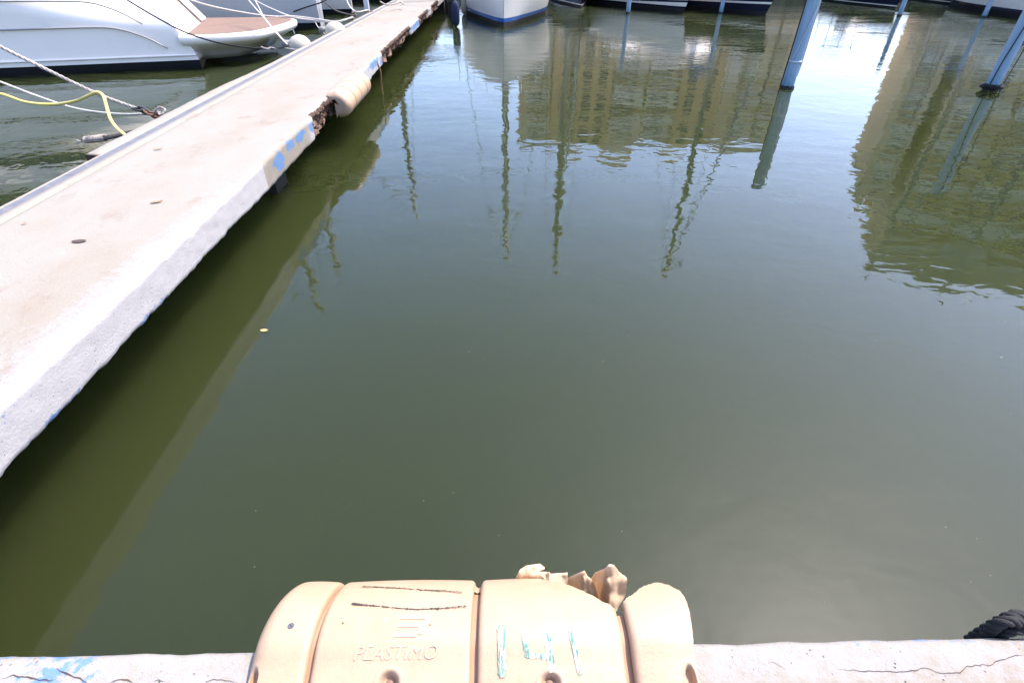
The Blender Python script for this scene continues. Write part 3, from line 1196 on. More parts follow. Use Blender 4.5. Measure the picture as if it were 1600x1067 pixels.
    bar([(602, 966), (607, 966), (583, 1011), (578, 1011)])
    bar([(628, 963), (668, 963), (666, 969), (625, 969)])
    bar([(624, 975), (657, 975), (654, 981), (621, 981)])
    bar([(668, 963), (677, 963), (659, 992), (650, 992)])
    bar([(618, 990), (652, 990), (650, 996), (615, 996)])
    recalc(b.obj('raised_emblem', M['cream_raised'], root))
    return root


NEAR_FENDER = near_fender()


def whole_fender(label, loc, rz, L=1.05, crack=False, k=0.70):
    root = thing('dock_fender', label, 'fender', (loc[0], loc[1], PZ * (1 - k) + 0.01), rz, 'cream barrel dock fenders bolted to the concrete edges')
    root.scale = (1, k, k)
    h = L / 2
    cuts = [-h, -h + 0.24 * L, 0.02 * L, h - 0.24 * L, h]
    for a, c in zip(cuts, cuts[1:]):
        e0, e1 = a == -h, c == h
        o = panel_mesh(a + (0 if e0 else 0.012), c - (0 if e1 else 0.012), 0.10 if e0 else 0.012, 0.10 if e1 else 0.012).obj('shell_panel', M['cream'], root, True)
        autosmooth(recalc(o), 45)
    for c in cuts[1:-1]: groove_band(root, c - 0.016, c + 0.016, -0.02)
    for s in (-1, 1):
        b = MB()
        ring = [fpt(s * (h - 0.002), k, -0.098) for k in range(0, NS, 3)]
        c = Vector((s * (h - 0.002), 0.06, 0.42))
        ring = ring + [Vector((c.x, -0.012, 0.21)), Vector((c.x, -0.012, 0.55)), Vector((c.x, -0.13, 0.575)), ring[0]]
        b.add([c] + ring, [(0, i, i + 1) for i in range(1, len(ring))])
        b.obj('end_cap', M['cream'], root)
    if crack:
        b = MB()
        path = [(-h + 0.075, 34), (-h + 0.083, 38), (-h + 0.10, 41), (-h + 0.135, 43), (-h + 0.15, 42), (-h + 0.185, 45), (-h + 0.20, 42), (-h + 0.205, 39)]
        top, bot = [], []
        for i, (x, s) in enumerate(path):
            w2 = 0.9 * (0.3 + min(i, 7 - i) * 0.25)
            rr = 0.10
            dx = x + h
            off = -(rr - math.sqrt(max(0, rr * rr - (rr - dx) ** 2))) if dx < rr else 0
            top.append(fpt(x, s - w2 * 0.5, off + 0.006)); bot.append(fpt(x, s + w2 * 0.7, off + 0.006))
        b.grid([top, bot])
        b.obj('split', M['rust'], root)
    return root


a = P(527, 158, PZ + 0.02)
c = P(581, 112, PZ + 0.02)
ym = (a.y + c.y) / 2 + 0.05
whole_fender('cream barrel fender with a brown split, on the pier edge', pier_world(XR, ym, 0), rad(-90 + 1.9), 1.38, True)


# ball fenders behind the pier's far side
def ball_fender(u, v, r, label):
    c = P(u, v, 0.47)
    root = thing('ball_fender', label, 'fender', c, 0, 'cream ball fenders along the pier')
    prof = [(0.02, -r)] + [(r * math.cos(t), r * math.sin(t)) for t in [rad(-80 + 10 * k) for k in range(17)]] + [(0.02, r)]
    MB().lathe(prof, 28).obj('ball', M['ball'], root, True)
    rot = Vector((-0.9, -0.1, 0.2)).to_track_quat('Z', 'Y').to_matrix()
    MB().lathe([(0.09, r * 0.93), (0.075, r + 0.05), (0.07, r + 0.11), (0.03, r + 0.125)], 16, (0, 0, 0), rot).obj('neck', M['neck'], root, True)
    return root


ball_fender(470, 75, 0.215, 'cream ball fender where black mooring line meets the pier')
ball_fender(525, 53, 0.235, 'farther cream ball fender past the swim platform')


# ------------------------------------------------------------------ blue piles
def pile(u, v, r, label, detail=True, top=1.87):
    c = P(u, v, 0)
    root = thing('mooring_pile', label, 'pile', c, 0, 'blue steel mooring piles')
    b = MB()
    b.lathe([(r, -2.5), (r, -0.2), (r * 1.0, 0.5), (r, 1.2), (r, top - 0.03), (r * 0.96, top)], 28)
    b.obj('tube', M['pile'], root, True)
    autosmooth(root.children[0], 50)
    # weed collar at the waterline
    seg = 36
    rows = []
    for z, k in ((-0.25, 1.02), (-0.05, 1.07), (0.015, 1.12), (0.04, 1.08), (0.055 if r > 0.09 else 0.045, 1.01)):
        rows.append([Vector(((r * k + 0.012 * nz(a * 1.7, z * 30)) * math.cos(2 * math.pi * a / seg), (r * k + 0.012 * nz(a * 1.7, z * 30)) * math.sin(2 * math.pi * a / seg), z + 0.02 * nz(a * 0.9, 3, c.x))) for a in range(seg + 1)])
    MB().grid(rows).obj('weed_collar', M['weed'], root, True)
    return root, c


def pile_rope(root, pts, r, mat, name='mooring_line'):
    b = MB()
    b.tube(spline(pts, 40), r, 7)
    return b.obj(name, mat, root, True)


p1, c1 = pile(1229, 138, 0.110, 'thick blue mooring pile with a metal strap, centre right')
MB().lathe([(0.111, 0.42), (0.119, 0.425), (0.119, 0.45), (0.111, 0.455)], 28).obj('strap', M['galv'], p1, True)
pile_rope(p1, [(-0.13, -0.06, 1.85), (-0.135, -0.05, 1.2), (-0.14, -0.05, 0.5), (-0.15, -0.05, 0.05), (-0.155, -0.05, -0.4)], 0.011, M['rope_black'])
pile_rope(p1, [(0.128, 0.0, 1.85), (0.13, 0.0, 1.2), (0.133, 0.0, 0.45), (0.13, 0.02, 0.2)], 0.012, M['rope_white'])
pile_rope(p1, [(0.09, -0.095, 1.4), (0.0, -0.128, 1.0), (-0.07, -0.11, 0.62), (-0.10, -0.078, 0.45)], 0.007, M['galv'])
p2, c2 = pile(1546, 142, 0.106, 'thick blue mooring pile with a dark weedy collar, far right')
pile_rope(p2, [(-0.05, -0.115, 1.85), (-0.06, -0.115, 1.1), (-0.10, -0.08, 0.5), (-0.11, -0.07, 0.05)], 0.009, M['rope_black'])
pile_rope(p2, [(0.25, 0.0, 1.85), (0.2, -0.04, 0.9), (0.15, -0.05, 0.1), (0.15, -0.04, -0.3)], 0.008, M['rope_black'])
b = MB()
rope_mesh(b, [(0.15 * math.cos(t * 0.9), 0.15 * math.sin(t * 0.9), 0.06 + 0.02 * t % 0.06) for t in range(0, 16)], 0.028, 3, 5)
b.obj('rope_turns', M['rope_black'], p2, True)
for u, v, lb in ((981, 21, 'slim blue mooring pile before the white boat with thin black stripes'), (1126, 21, 'slim blue mooring pile before the navy boat'),
                 (1405, 25, 'slim blue mooring pile alone in open water'), (1537, 27, 'slim blue mooring pile before the striped boat at right')):
    pile(u, v, 0.082, lb)


# dark piles added off the pier end so the water there reflects dark
for u, v, r_, top, lb in ((697, 14, 0.17, 0.95, 'dark timber pile added to darken the water at the far end of the pier'), (707, 26, 0.15, 0.62, 'short dark timber pile added to darken the water between pier and blue striped bow')):
    c = P(u, v, 0)
    root = thing('added_pile', lb, 'pile', c, 0, 'added dark piles at the pier end')
    b = MB()
    b.lathe([(r_ * 1.05, -2), (r_ * 1.06, 0.0), (r_, 0.25), (r_ * 0.97, top - 0.03), (r_ * 0.85, top)], 18)
    b.v = [p + Vector((0.03 * nz(p.x * 9, p.y * 9, p.z * 4), 0.03 * nz(p.y * 9, p.x * 9, p.z * 3), 0)) for p in b.v]
    b.obj('shaft', M['weed'], root, True)
    b = MB()
    b.tube([(r_ * 1.1 * math.cos(t * .6), r_ * 1.1 * math.sin(t * .6), top - 0.2 + 0.004 * t) for t in range(24)], 0.02, 6)
    b.obj('rope_turns', M['rope_slime'], root, True)

# ------------------------------------------------------------------ boats
def build_boat(name, label, loc, heading, L, B, zb, zs, rake=0.7, top='white_gel', low='antifoul', stripe='blue_gel', zlow=0.10, zstripe=0.2,
               sheer=None, mast=0.0, mast_at=0.55, cabin='sail', cover='canvas_blue', full=0.28, mast_r=0.13, group='boats moored at the quay', flare=0.8, lowtop=None, chine=False):
    root = thing(name, label, 'boat', loc, heading, group)
    D = 0.45
    NU = 40

    def half(u):
        f = (0.80 + 0.20 * sstep(0, 0.35, u)) if u < 0.4 else math.cos((u - 0.4) / 0.6 * math.pi / 2) ** 0.72 if u < 1 else 0
        return B / 2 * max(0.004, f)

    def zsheer(u):
        return zs + (zb - zs) * (u ** 1.9)

    def pt(u, z, side):
        zt = zsheer(u)
        v = max(0, (z + D) / (zt + D))
        p = full + (flare - full) * sstep(0.35, 1.0, u)
        y = half(u) * v ** p
        x = u * L + rake * max(-0.3, z / zb) * u ** 5 * (1 if z > 0 else 0.6)
        return Vector((x, side * y, z))

    def band(za, zc, nm, mt, rows=4, out=0.0):
        obs = []
        b = MB()
        for side in (-1, 1):
            g = []
            for k in range(rows + 1):
                r = []
                for i in range(NU + 1):
                    u = i / NU
                    lo = za(u); hi = zc(u)
                    q = pt(u, lo + (hi - lo) * k / rows, side)
                    q.y += side * out
                    r.append(q)
                g.append(r)
            if side < 0: g = g[::-1]
            b.grid(g)
        o = b.obj(nm, mt, root, True)
        return o
    cst = lambda z: (lambda u: z)
    band(cst(-D + 0.02), cst(zlow), 'bottom_paint', M[low], 5)
    if zstripe > zlow: band(cst(zlow), cst(zstripe), 'waterline_stripe', M[stripe], 2)
    if sheer:
        (a0, a1), (b0, b1), mt = sheer                 # lower and upper edge of the stripe, at the stern and at the stem
        lo = lambda u: a0 + (a1 - a0) * u * u
        hi = lambda u: b0 + (b1 - b0) * u * u
        band(cst(max(zlow, zstripe)), lo, 'topsides', M[top], 4)
        band(lo, hi, 'hull_stripe', M[mt], 2)
        band(hi, zsheer, 'bulwark', M[top], 5)
    else:
        band(cst(max(zlow, zstripe)), zsheer, 'topsides', M[top], 8)
    # transom
    b = MB()
    zl = [-D + 0.02 + (zs + D - 0.02) * k / 10 for k in range(11)]
    b.grid([[pt(0, z, -1) for z in zl], [pt(0, z, 1) for z in zl]])
    b.obj('transom', M[top], root, True)
    # deck
    rows = []
    for i in range(NU + 1):
        u = i / NU
        e = pt(u, zsheer(u) - 0.03, 1)
        rows.append([Vector((e.x, e.y * t, e.z + 0.06 * (1 - t * t))) for t in (-1, -0.5, 0, 0.5, 1)])
    b = MB().grid(rows)
    b.obj('deck', M['white_gel'], root, True)
    # toe rail
    b = MB()
    for side in (-1, 1):
        b.tube([pt(i / NU, zsheer(i / NU), side) + Vector((0, 0, 0.01)) for i in range(NU + 1)], 0.022, 6)
    b.obj('rub_rail', M['grey_gel'] if top != 'navy' else M['white_gel'], root, True)

    def house(x0, x1, wd, z0, h, nm='cabin', slope=0.35, mt='white_gel', win=True):
        b = MB()
        st = [(x0, 0.9, 0.0), (x0 + 0.05, 0.95, 1.0), (x0 + 0.5 * (x1 - x0), 1.0, 1.0), (x1 - slope * (x1 - x0), 0.86, 0.95), (x1, 0.62, 0.05)]
        rows = []
        for x, k, hh in st:
            w2 = wd / 2 * k
            rows.append([Vector((x, -w2, z0)), Vector((x, -w2 * 0.94, z0 + h * hh * 0.85)), Vector((x, -w2 * 0.8, z0 + h * hh)), Vector((x, 0, z0 + h * hh * 1.06)),
                         Vector((x, w2 * 0.8, z0 + h * hh)), Vector((x, w2 * 0.94, z0 + h * hh * 0.85)), Vector((x, w2, z0))])
        b.grid(rows)
        o = b.obj(nm, M[mt], root)
        if win:
            for side in (-1, 1):
                for k in range(2):
                    xa = x0 + (x1 - x0) * (0.16 + 0.27 * k)
                    xb = xa + (x1 - x0) * 0.2
                    w2 = wd / 2
                    ww = MB()
                    za, zc = z0 + h * 0.35, z0 + h * 0.68
                    q = [Vector((xa, side * (w2 * 0.985 + 0.012), za)), Vector((xb, side * (w2 * 0.985 + 0.012), za)), Vector((xb, side * (w2 * 0.96 + 0.012), zc)), Vector((xa, side * (w2 * 0.96 + 0.012), zc))]
                    q2 = [p - Vector((0, side * 0.06, 0)) for p in q]
                    ww.add(q + q2, [(0, 1, 2, 3), (0, 4, 5, 1), (1, 5, 6, 2), (2, 6, 7, 3), (3, 7, 4, 0)])
                    ww.obj('window', M['window'], o)
        return o
    zd = zsheer(0.4)
    if cabin == 'sail':
        house(0.30 * L, 0.74 * L, B * 0.56, zd - 0.02, 0.42)
    elif cabin == 'cruiser':
        house(0.14 * L, 0.66 * L, B * 0.74, zd - 0.02, 1.05)
        b = MB()
        b.box((0.33 * L, 0, zd + 1.13), (0.36 * L, B * 0.66, 0.07))
        b.obj('roof', M['white_gel'], root)
    elif cabin == 'open':
        house(0.42 * L, 0.70 * L, B * 0.6, zd - 0.02, 0.55)
        b = MB()
        b.box((0.30 * L, 0, zd + 1.2), (0.24 * L, B * 0.7, 0.06))
        b.obj('sun_awning', M[cover], root)
        for sx in (0.20, 0.40):
            for sy in (-1, 1):
                b = MB()
                b.tube([(sx * L, sy * B * 0.33, zd - 0.05), (sx * L, sy * B * 0.33, zd + 1.2)], 0.02, 6)
                b.obj('awning_pole', M['steel'], root, True)
    # bow rail
    b = MB()
    rail = []
    for side in (1, -1):
        us = [0.62 + 0.38 * k / 8 for k in range(9)]
        if side < 0: us = us[::-1]
        for u in us:
            q = pt(min(u, 0.985), zsheer(u), side)
            rail.append(Vector((q.x, q.y * 0.93, q.z + 0.52)))
    b.tube(spline(rail, 60), 0.014, 6)
    for k in (0, 3, 6, 11, 14, 17):
        q = rail[k]
        b.tube([q, Vector((q.x - 0.03, q.y, q.z - 0.55))], 0.012, 6)
    b.obj('bow_rail', M['steel'], root, True)
    if mast > 0:
        mx = mast_at * L
        z0 = zsheer(mast_at) + (0.40 if cabin == 'sail' else 0.1)
        b = MB()
        b.tube([(mx, 0, z0 - 0.4), (mx, 0, mast * 0.7), (mx - 0.03, 0, mast)], [mast_r, mast_r * 0.93, mast_r * 0.65], 10)
        b.obj('mast', M['alu'], root, True)
        for hz in (0.48, 0.74):
            b = MB()
            zz = z0 + (mast - z0) * hz
            b.tube([(mx - 0.08, -0.75, zz + 0.05), (mx, 0, zz), (mx - 0.08, 0.75, zz + 0.05)], 0.025, 6)
            b.obj('spreader', M['alu'], root, True)
        bowp = pt(0.99, zsheer(1), 1)
        st = [((bowp.x, 0, bowp.z), (mx, 0, mast * 0.985)), ((0.02 * L, 0, zs), (mx, 0, mast * 0.995))]
        for side in (-1, 1):
            q = pt(mast_at - 0.02, zsheer(mast_at), side)
            zz = z0 + (mast - z0) * 0.74
            st.append(((q.x, q.y * 0.96, q.z), (mx - 0.08, side * 0.75, zz)))
            st.append(((mx - 0.08, side * 0.75, zz), (mx, 0, mast * 0.98)))
        for i, (a, c) in enumerate(st):
            b = MB()
            b.tube([a, c], 0.012, 5)
            b.obj('stay', M['wire'], root, True)
        # roller-furled headsail
        a, c = Vector(st[0][0]), Vector(st[0][1])
        b = MB()
        b.tube([a.lerp(c, t) for t in (0.05, 0.1, 0.5, 0.9, 0.95)], [0.03, 0.06, 0.05, 0.035, 0.015], 8)
        b.obj('furled_jib', M[cover] if cover == 'canvas_white' else M['canvas_white'], root, True)
        b = MB()
        b.tube([(mx - 0.1, 0, z0 + 0.75), (mx - 0.45 * L, 0, z0 + 0.85)], 0.05, 8)
        bo = b.obj('boom', M['alu'], root, True)
        b = MB()
        b.tube(spline([(mx - 0.12, 0, z0 + 1.15), (mx - 0.2 * L, 0, z0 + 1.0), (mx - 0.43 * L, 0, z0 + 0.93)], 12), [0.10] + [0.16] * 3 + [0.14] * 4 + [0.12] * 3 + [0.06], 10)
        b.obj('sail_cover', M[cover], bo, True)
    return root


HD = lambda dx, dy: math.atan2(dy, dx)


def place(u, v, hd, L):
    """stern centre of a boat whose stem meets the water at pixel (u, v)"""
    s = P(u, v, 0)
    return Vector((s.x - math.cos(hd) * L, s.y - math.sin(hd) * L, 0))


h = HD(0.0, -1)
build_boat('sailing_boat', 'white sailing boat with blue waterline stripe, bow straight towards us', place(787, 43, h, 8.5), h, 8.5, 3.6, 1.62, 1.15, 0.35,
           low='brown_foul', stripe='blue_gel', zlow=0.13, zstripe=0.24, mast=9.9, mast_at=0.60, full=0.10, flare=0.42)
h = HD(0.42, -0.9)
build_boat('sailing_boat', 'white open boat with thin black stripes on its hull', place(1068, 20, h, 7.6), h, 7.6, 2.9, 1.35, 1.0, 0.55,
           stripe='navy', zlow=0.14, zstripe=0.20, sheer=((0.20, 0.34), (0.25, 0.42), 'navy'), mast=0, cabin='open', cover='canvas_white', full=0.14, flare=0.5)
h = HD(0.42, -0.9)
build_boat('sailing_boat', 'navy hulled boat with a white stripe, beside the thick strapped pile', place(1196, 24, h, 7.4), h, 7.4, 2.9, 1.3, 1.0, 0.5,
           top='navy', stripe='navy', zlow=0.12, zstripe=0.16, sheer=((0.27, 0.36), (0.32, 0.43), 'white_gel'), mast=13.0, mast_at=0.70, mast_r=0.15, cabin='cruiser', full=0.14, flare=0.5)
h = HD(-0.35, -0.94)
build_boat('motor_cruiser', 'white and navy striped boat beside the far right piles', place(1625, 32, h, 8.5), h, 8.5, 3.2, 1.4, 1.1, 0.6,
           stripe='navy', zlow=0.14, zstripe=0.24, sheer=((0.42, 0.6), (0.62, 0.85), 'navy'), mast=13.5, mast_at=0.45, cabin='sail', full=0.14, flare=0.5)
for (x, L, zb_, mst, lb, tp, cab, cov) in (
        (16.5, 5.6, 0.9, 0, 'low dark open boat with blue awning at the far quay', 'navy', 'open', 'canvas_blue'),
        (21.6, 5.8, 1.0, 6.0, 'low navy open boat with a short mast at the far quay', 'navy', 'open', 'canvas_white'),
        (2.5, 6.5, 1.0, 14.4, 'dark hulled sailing boat in the gap between the blue striped bow and its neighbour', 'navy', 'sail', 'canvas_white')):
    hh = HD(0.05, -1)
    build_boat('open_boat', lb, (x, QY - 0.3, 0), hh, L, 2.2, zb_, 0.75, 0.4, top=tp, stripe='white_gel', zlow=0.08, zstripe=0.12, mast=mst, mast_at=0.5, mast_r=0.2 if mst > 10 else 0.06, cabin=cab, cover=cov)
# out of the frame at the right: the masts whose reflections cross the lower right water
for (x, y, mst, lb) in ((27.5, 31.5, 15.0, 'white yacht off to the right with a tall pale mast'), (31.5, 31.5, 13.2, 'white yacht at the right end of the row')):
    hh = HD(-0.3, -1)
    build_boat('sailing_boat', lb, (x, y, 0), hh, 9, 3.1, 1.4, 1.1, 0.6, stripe='navy', zlow=0.1, zstripe=0.18, mast=mst, mast_at=0.55, cabin='sail', cover='canvas_white')
# left of the pier, sterns to it
for (y, L, B, mst, mat, lb, tp, cab) in (
        (19.2, 9.0, 3.1, 10.7, 0.27, 'pale grey yacht moored beyond the white motor yacht', 'grey_gel', 'sail'),
        (23.6, 9.5, 3.1, 11.3, 0.275, 'white yacht moored near the far end of the pier', 'white_gel', 'sail'),
        (29.3, 8.0, 2.9, 10.8, 0.12, 'last white yacht at the pier end', 'white_gel', 'sail')):
    hh = HD(-0.97, -0.24)
    build_boat('sailing_boat', lb, (-5.5 - PYAW * y + (1.55 if y > 29 else 0), y, 0), hh, L, B, 1.4, 1.05, 0.6, top=tp, stripe='navy', zlow=0.10, zstripe=0.16, mast=mst, mast_at=mat, cabin=cab)


for (u, v, r_, L_, mt, lb) in ((725, 6, 0.11, 0.62, 'ball', 'white sausage fender hanging beside the blue striped bow'), (712, 22, 0.12, 0.6, 'navy_cover', 'navy covered fender hanging between pier and blue striped bow')):
    c = P(u, v, 0.35)
    root = thing('boat_fender', lb, 'fender', c, 0, 'hanging boat fenders')
    MB().lathe([(0.03, -L_ / 2 - 0.04), (r_ * 0.8, -L_ / 2 + 0.02), (r_, -L_ / 2 + 0.12), (r_, L_ / 2 - 0.12), (r_ * 0.8, L_ / 2 - 0.02), (0.03, L_ / 2 + 0.05)], 16).obj('body', M[mt], root, True)
    b = MB(); b.tube([(0, 0, L_ / 2), (0.05, 0.05, 1.1)], 0.012, 6); b.obj('lanyard', M['rope_white'], root, True)

# ------------------------------------------------------------------ the white motor yacht with the teak platform
def motor_yacht():
    hd = HD(-0.947, -0.32)
    fx, fy = math.cos(hd), math.sin(hd)
    cn = P(305, 108, 0)
    HB = 1.65
    org = Vector((cn.x + fy * HB, cn.y - fx * HB, 0))           # stern centre at the waterline; local +Y side faces the viewer
    root = thing('motor_yacht', 'big white motor yacht with teak swim platform moored stern to the pier', 'boat', org, hd, 'boats moored at the quay')
    RM = Matrix.Rotation(-hd, 3, 'Z')

    def loc(p): return RM @ (Vector(p) - org)

    def on_side(u, v, yy):
        o = loc(EYE)
        d = loc(EYE + ray(u, v)) - o
        t = (yy - o.y) / d.y
        return o + d * t

    def on_level(u, v, z): return loc(P(u, v, z))
    L = 11.5

    def half(x):
        u = x / L
        f = 1.0 if u < 0.5 else math.cos((u - 0.5) / 0.5 * math.pi / 2) ** 0.7 if u < 1 else 0
        return max(0.01, HB * f)

    def sheer(x):
        return 1.80 + 0.28 * (x / L) ** 2

    def pt(x, v, side):
        zt = sheer(x)
        z = 0.16 + (zt - 0.16) * v
        near = 1 - sstep(0.0, 3.4, x)                            # the stern quarter rolls inwards and leans forward
        tumble = 0.05 * sstep(0, 1, v) - (0.12 + 0.55 * near) * sstep(0.30 + 0.25 * (1 - near), 1.05, v) - 0.05 * sstep(0.9, 1, v)
        y = half(x) + tumble * min(1, half(x) / HB)
        x2 = x + (0.9 * (z / 1.8) * (x / L) ** 6) + 0.95 * max(0, z - 0.55) / 1.25 * near - 0.12 * (1 - sstep(0.16, 0.6, z)) * near
        return Vector((x2, side * y, z))
    xs = [L * (k / 70) ** 1.25 for k in range(71)]
    b = MB()
    for side in (1, -1):
        g = [[pt(x, k / 22, side) for k in range(23)] for x in xs]
        if side > 0: g = g[::-1]
        b.grid(g)
    b.obj('hull', M['white_gel'], root, True)
    b = MB()
    for side in (1, -1):
        g = []
        for x in xs:
            q = pt(x, 0, side)
            g.append([Vector((q.x, q.y * 0.5, -0.7)), Vector((q.x, q.y * 0.92, -0.2)), Vector((q.x, q.y - side * 0.03, 0.10)), Vector((q.x, q.y, 0.16))])
        if side > 0: g = g[::-1]
        b.grid(g)
    b.obj('bottom_paint', M['antifoul'], root, True)
    # spray rail just above the paint
    for side in (1, -1):
        b = MB()
        b.tube([pt(x, 0.055, side) + Vector((0, side * 0.012, 0)) for x in xs[:60]], 0.02, 6)
        b.obj('spray_rail', M['white_gel'], root, True)
    # moulding lines drawn along the topsides, sweeping down near the stern
    for px in ([(-60, 47), (0, 47.5), (80, 45), (140, 43.5), (175, 44.5), (205, 51), (235, 62), (262, 76)], [(-60, 2), (0, 2.5), (90, 2.5), (135, 4), (165, 11), (195, 23), (222, 38)]):
        pts = []
        for u, v in px:
            q = on_side(u, v, HB + 0.045)
            pts.append(q)
        pts = [Vector((7.5, HB + 0.05, pts[0].z + 0.02))] + pts if pts[0].x < 7.2 else pts
        b = MB()
        b.tube(spline(pts, 60), 0.014, 6)
        b.obj('moulding_line', M['grey_line'], root, True)
    # dark window band high on the side
    b = MB()
    q0, q1 = on_side(-200, 1, HB + 0.03), on_side(128, 1.5, HB + 0.03)
    g = []
    for k in range(12):
        t = k / 11
        q = q0.lerp(q1, t)
        g.append([Vector((q.x, HB + 0.055, 1.36 + 0.03 * t)), Vector((q.x, HB + 0.06, 1.36 + 0.03 * t + 0.26 * (1 - t ** 6)))])
    b.grid(g)
    b.obj('hull_window', M['window'], root)
    # transom: up from the bottom, then a white wall leaning forward behind the teak
    b = MB()
    rows = []
    for k in range(23):
        e = pt(0, k / 22, 1)
        rows.append([Vector((e.x - 0.02 * math.cos(s * 1.5), s * (e.y - 0.004), e.z)) for s in [-1 + 2 * q / 12 for q in range(13)]])
    b.grid(rows)
    b.obj('transom', M['white_gel'], root, True)
    b = MB()
    rows = []
    for k in range(9):
        t = k / 8
        rows.append([Vector((pt(0, 0.26 + 0.72 * t, 1).x - 0.07, -0.62 - 0.72 * q / 6 + 0.04 * t, 0.62 + 1.15 * t)) for q in range(7)])
    b.grid(rows)
    pw = b.obj('transom_door', M['beige_gel'], root, True)
    # emblem on the transom wall, too worn to read: three raised strokes
    b = MB()
    for dy, hgt, wd in ((0.30, 0.16, 0.035), (0.23, 0.16, 0.02), (0.14, 0.16, 0.05), (0.05, 0.13, 0.05)):
        zc = 1.12
        b.box((pt(0, 0.26 + 0.72 * (zc - 0.62) / 1.15, 1).x - 0.085, -0.78 - dy, zc), (0.02, wd, hgt), Matrix.Rotation(rad(38), 3, 'Y'))
    b.obj('emblem', M['grey_line'], root)
    # swim platform
    base = spline([(0.10, 1.74, 0), (-0.05, 1.76, 0), (-0.66, 1.66, 0), (-1.29, 1.30, 0), (-1.72, 0.50, 0), (-2.0, -0.30, 0), (-2.08, -0.85, 0), (-1.90, -1.25, 0), (-1.3, -1.52, 0), (-0.5, -1.64, 0), (0.10, -1.66, 0)], 60)

    def outline(ins):
        out = []
        for i, p in enumerate(base):
            t = (base[min(i + 1, 59)] - base[max(i - 1, 0)]).normalized()
            nn = Vector((t.y, -t.x, 0))
            if nn.x > 0 and p.x < -1.5: nn = -nn
            q = p + Vector((-t.y, t.x, 0)) * ins * (1 if (Vector((-t.y, t.x, 0)).dot(Vector((-0.7, 0, 0)) - p) > 0) else -1)
            out.append((min(q.x, 0.12), q.y))
        return out
    b = MB()
    lev = [(0.03, 0.585), (0.0, 0.572), (-0.012, 0.53), (0.0, 0.47), (0.06, 0.42), (0.24, 0.33), (0.52, 0.20), (0.62, 0.10)]
    rings = [[Vector((x, y, z)) for x, y in outline(i)] for i, z in lev]
    n = len(rings[0])
    b.v = [q for r in rings for q in r]
    for i in range(len(rings) - 1):
        for k in range(n - 1): b.f.append((i * n + k, i * n + k + 1, (i + 1) * n + k + 1, (i + 1) * n + k))
    b.f.append(tuple(range(n)))
    b.f.append(tuple((len(rings) - 1) * n + k for k in range(n - 1, -1, -1)))
    pl = b.obj('swim_platform', M['white_gel'], root, True)
    autosmooth(recalc(pl), 50)
    # teak planks laid across it
    ol = outline(0.10)
    xf = lambda y: -0.02
    npl = 26
    w2 = 1.58
    for k in range(npl):
        ya = -w2 + 2 * w2 * k / npl
        yb = ya + 2 * w2 / npl - 0.008
        def aft(y):
            best = xf(y)
            for (xA, yA), (xB, yB) in zip(ol, ol[1:]):
                if (yA - y) * (yB - y) <= 0 and abs(yA - yB) > 1e-6:
                    best = min(best, xA + (xB - xA) * (y - yA) / (yB - yA))
            return best
        xA, xB = aft(ya), aft(yb)
        b = MB()
        z0, z1 = 0.586, 0.594
        b.add([(xA, ya, z0), (xf(ya), ya, z0), (xf(yb), yb, z0), (xB, yb, z0), (xA, ya, z1), (xf(ya), ya, z1), (xf(yb), yb, z1), (xB, yb, z1)],
              [(4, 5, 6, 7), (0, 4, 7, 3), (0, 1, 5, 4), (1, 2, 6, 5), (2, 3, 7, 6)])
        b.obj('plank', M['teak'], pl)
    # folding ladder under the platform corner
    b = MB()
    b.tube(spline([(-1.95, -0.55, 0.45), (-2.0, -0.55, 0.24), (-1.98, -0.85, 0.24), (-1.93, -0.85, 0.45)], 20), 0.016, 6)
    b.obj('ladder', M['steel'], root, True)
    # hatch catch on the wing
    q = pt(0.02, 0.42, 1) + Vector((-0.02, -0.35, 0))
    b = MB().lathe([(0.035, 0), (0.035, 0.02)], 12, q, Vector((-0.8, 0.1, 0.55)).to_track_quat('Z', 'Y').to_matrix())
    b.obj('filler_cap', M['steel'], root)
    # deck, superstructure and windscreen (seen only mirrored in the water)
    rows = []
    for x in xs[18:]:
        e = pt(x, 1, 1)
        rows.append([Vector((e.x, e.y * t, e.z + 0.05 * (1 - t * t))) for t in (-1, -0.5, 0, 0.5, 1)])
    MB().grid(rows).obj('deck', M['white_gel'], root, True)
    b = MB()
    st = [(1.9, 0.80, 0.2), (2.0, 0.82, 1.15), (4.6, 0.84, 1.35), (6.2, 0.74, 1.25), (8.3, 0.5, 0.1)]
    rows = [[Vector((x, -HB * k, 1.8)), Vector((x, -HB * k * 0.93, 1.8 + hh * 0.8)), Vector((x, -HB * k * 0.75, 1.8 + hh)), Vector((x, HB * k * 0.75, 1.8 + hh)), Vector((x, HB * k * 0.93, 1.8 + hh * 0.8)), Vector((x, HB * k, 1.8))] for x, k, hh in st]
    b.grid(rows)
    hs = b.obj('superstructure', M['white_gel'], root)
    for side in (1, -1):
        b = MB()
        b.box((4.2, side * (HB * 0.83 + 0.0), 2.45), (3.2, 0.05, 0.42))
        b.obj('window', M['window'], hs)
    b = MB()
    b.tube(spline([(2.6, -HB * 0.8, 2.6), (2.2, -HB * 0.75, 4.1), (2.1, 0, 4.35), (2.2, HB * 0.75, 4.1), (2.6, HB * 0.8, 2.6)], 30), 0.09, 8)
    ra = b.obj('radar_arch', M['white_gel'], root, True)
    b = MB()
    b.tube([(2.1, 0.4, 4.3), (2.0, 0.4, 9.6)], [0.025, 0.012], 6)
    b.obj('whip_antenna', M['white_gel'], ra, True)
    b = MB()
    b.tube([(2.1, -0.6, 4.3), (2.0, -0.6, 7.2)], [0.02, 0.01], 6)
    b.obj('whip_antenna', M['black'], ra, True)
    return root, loc


YACHT, yacht_loc = motor_yacht()

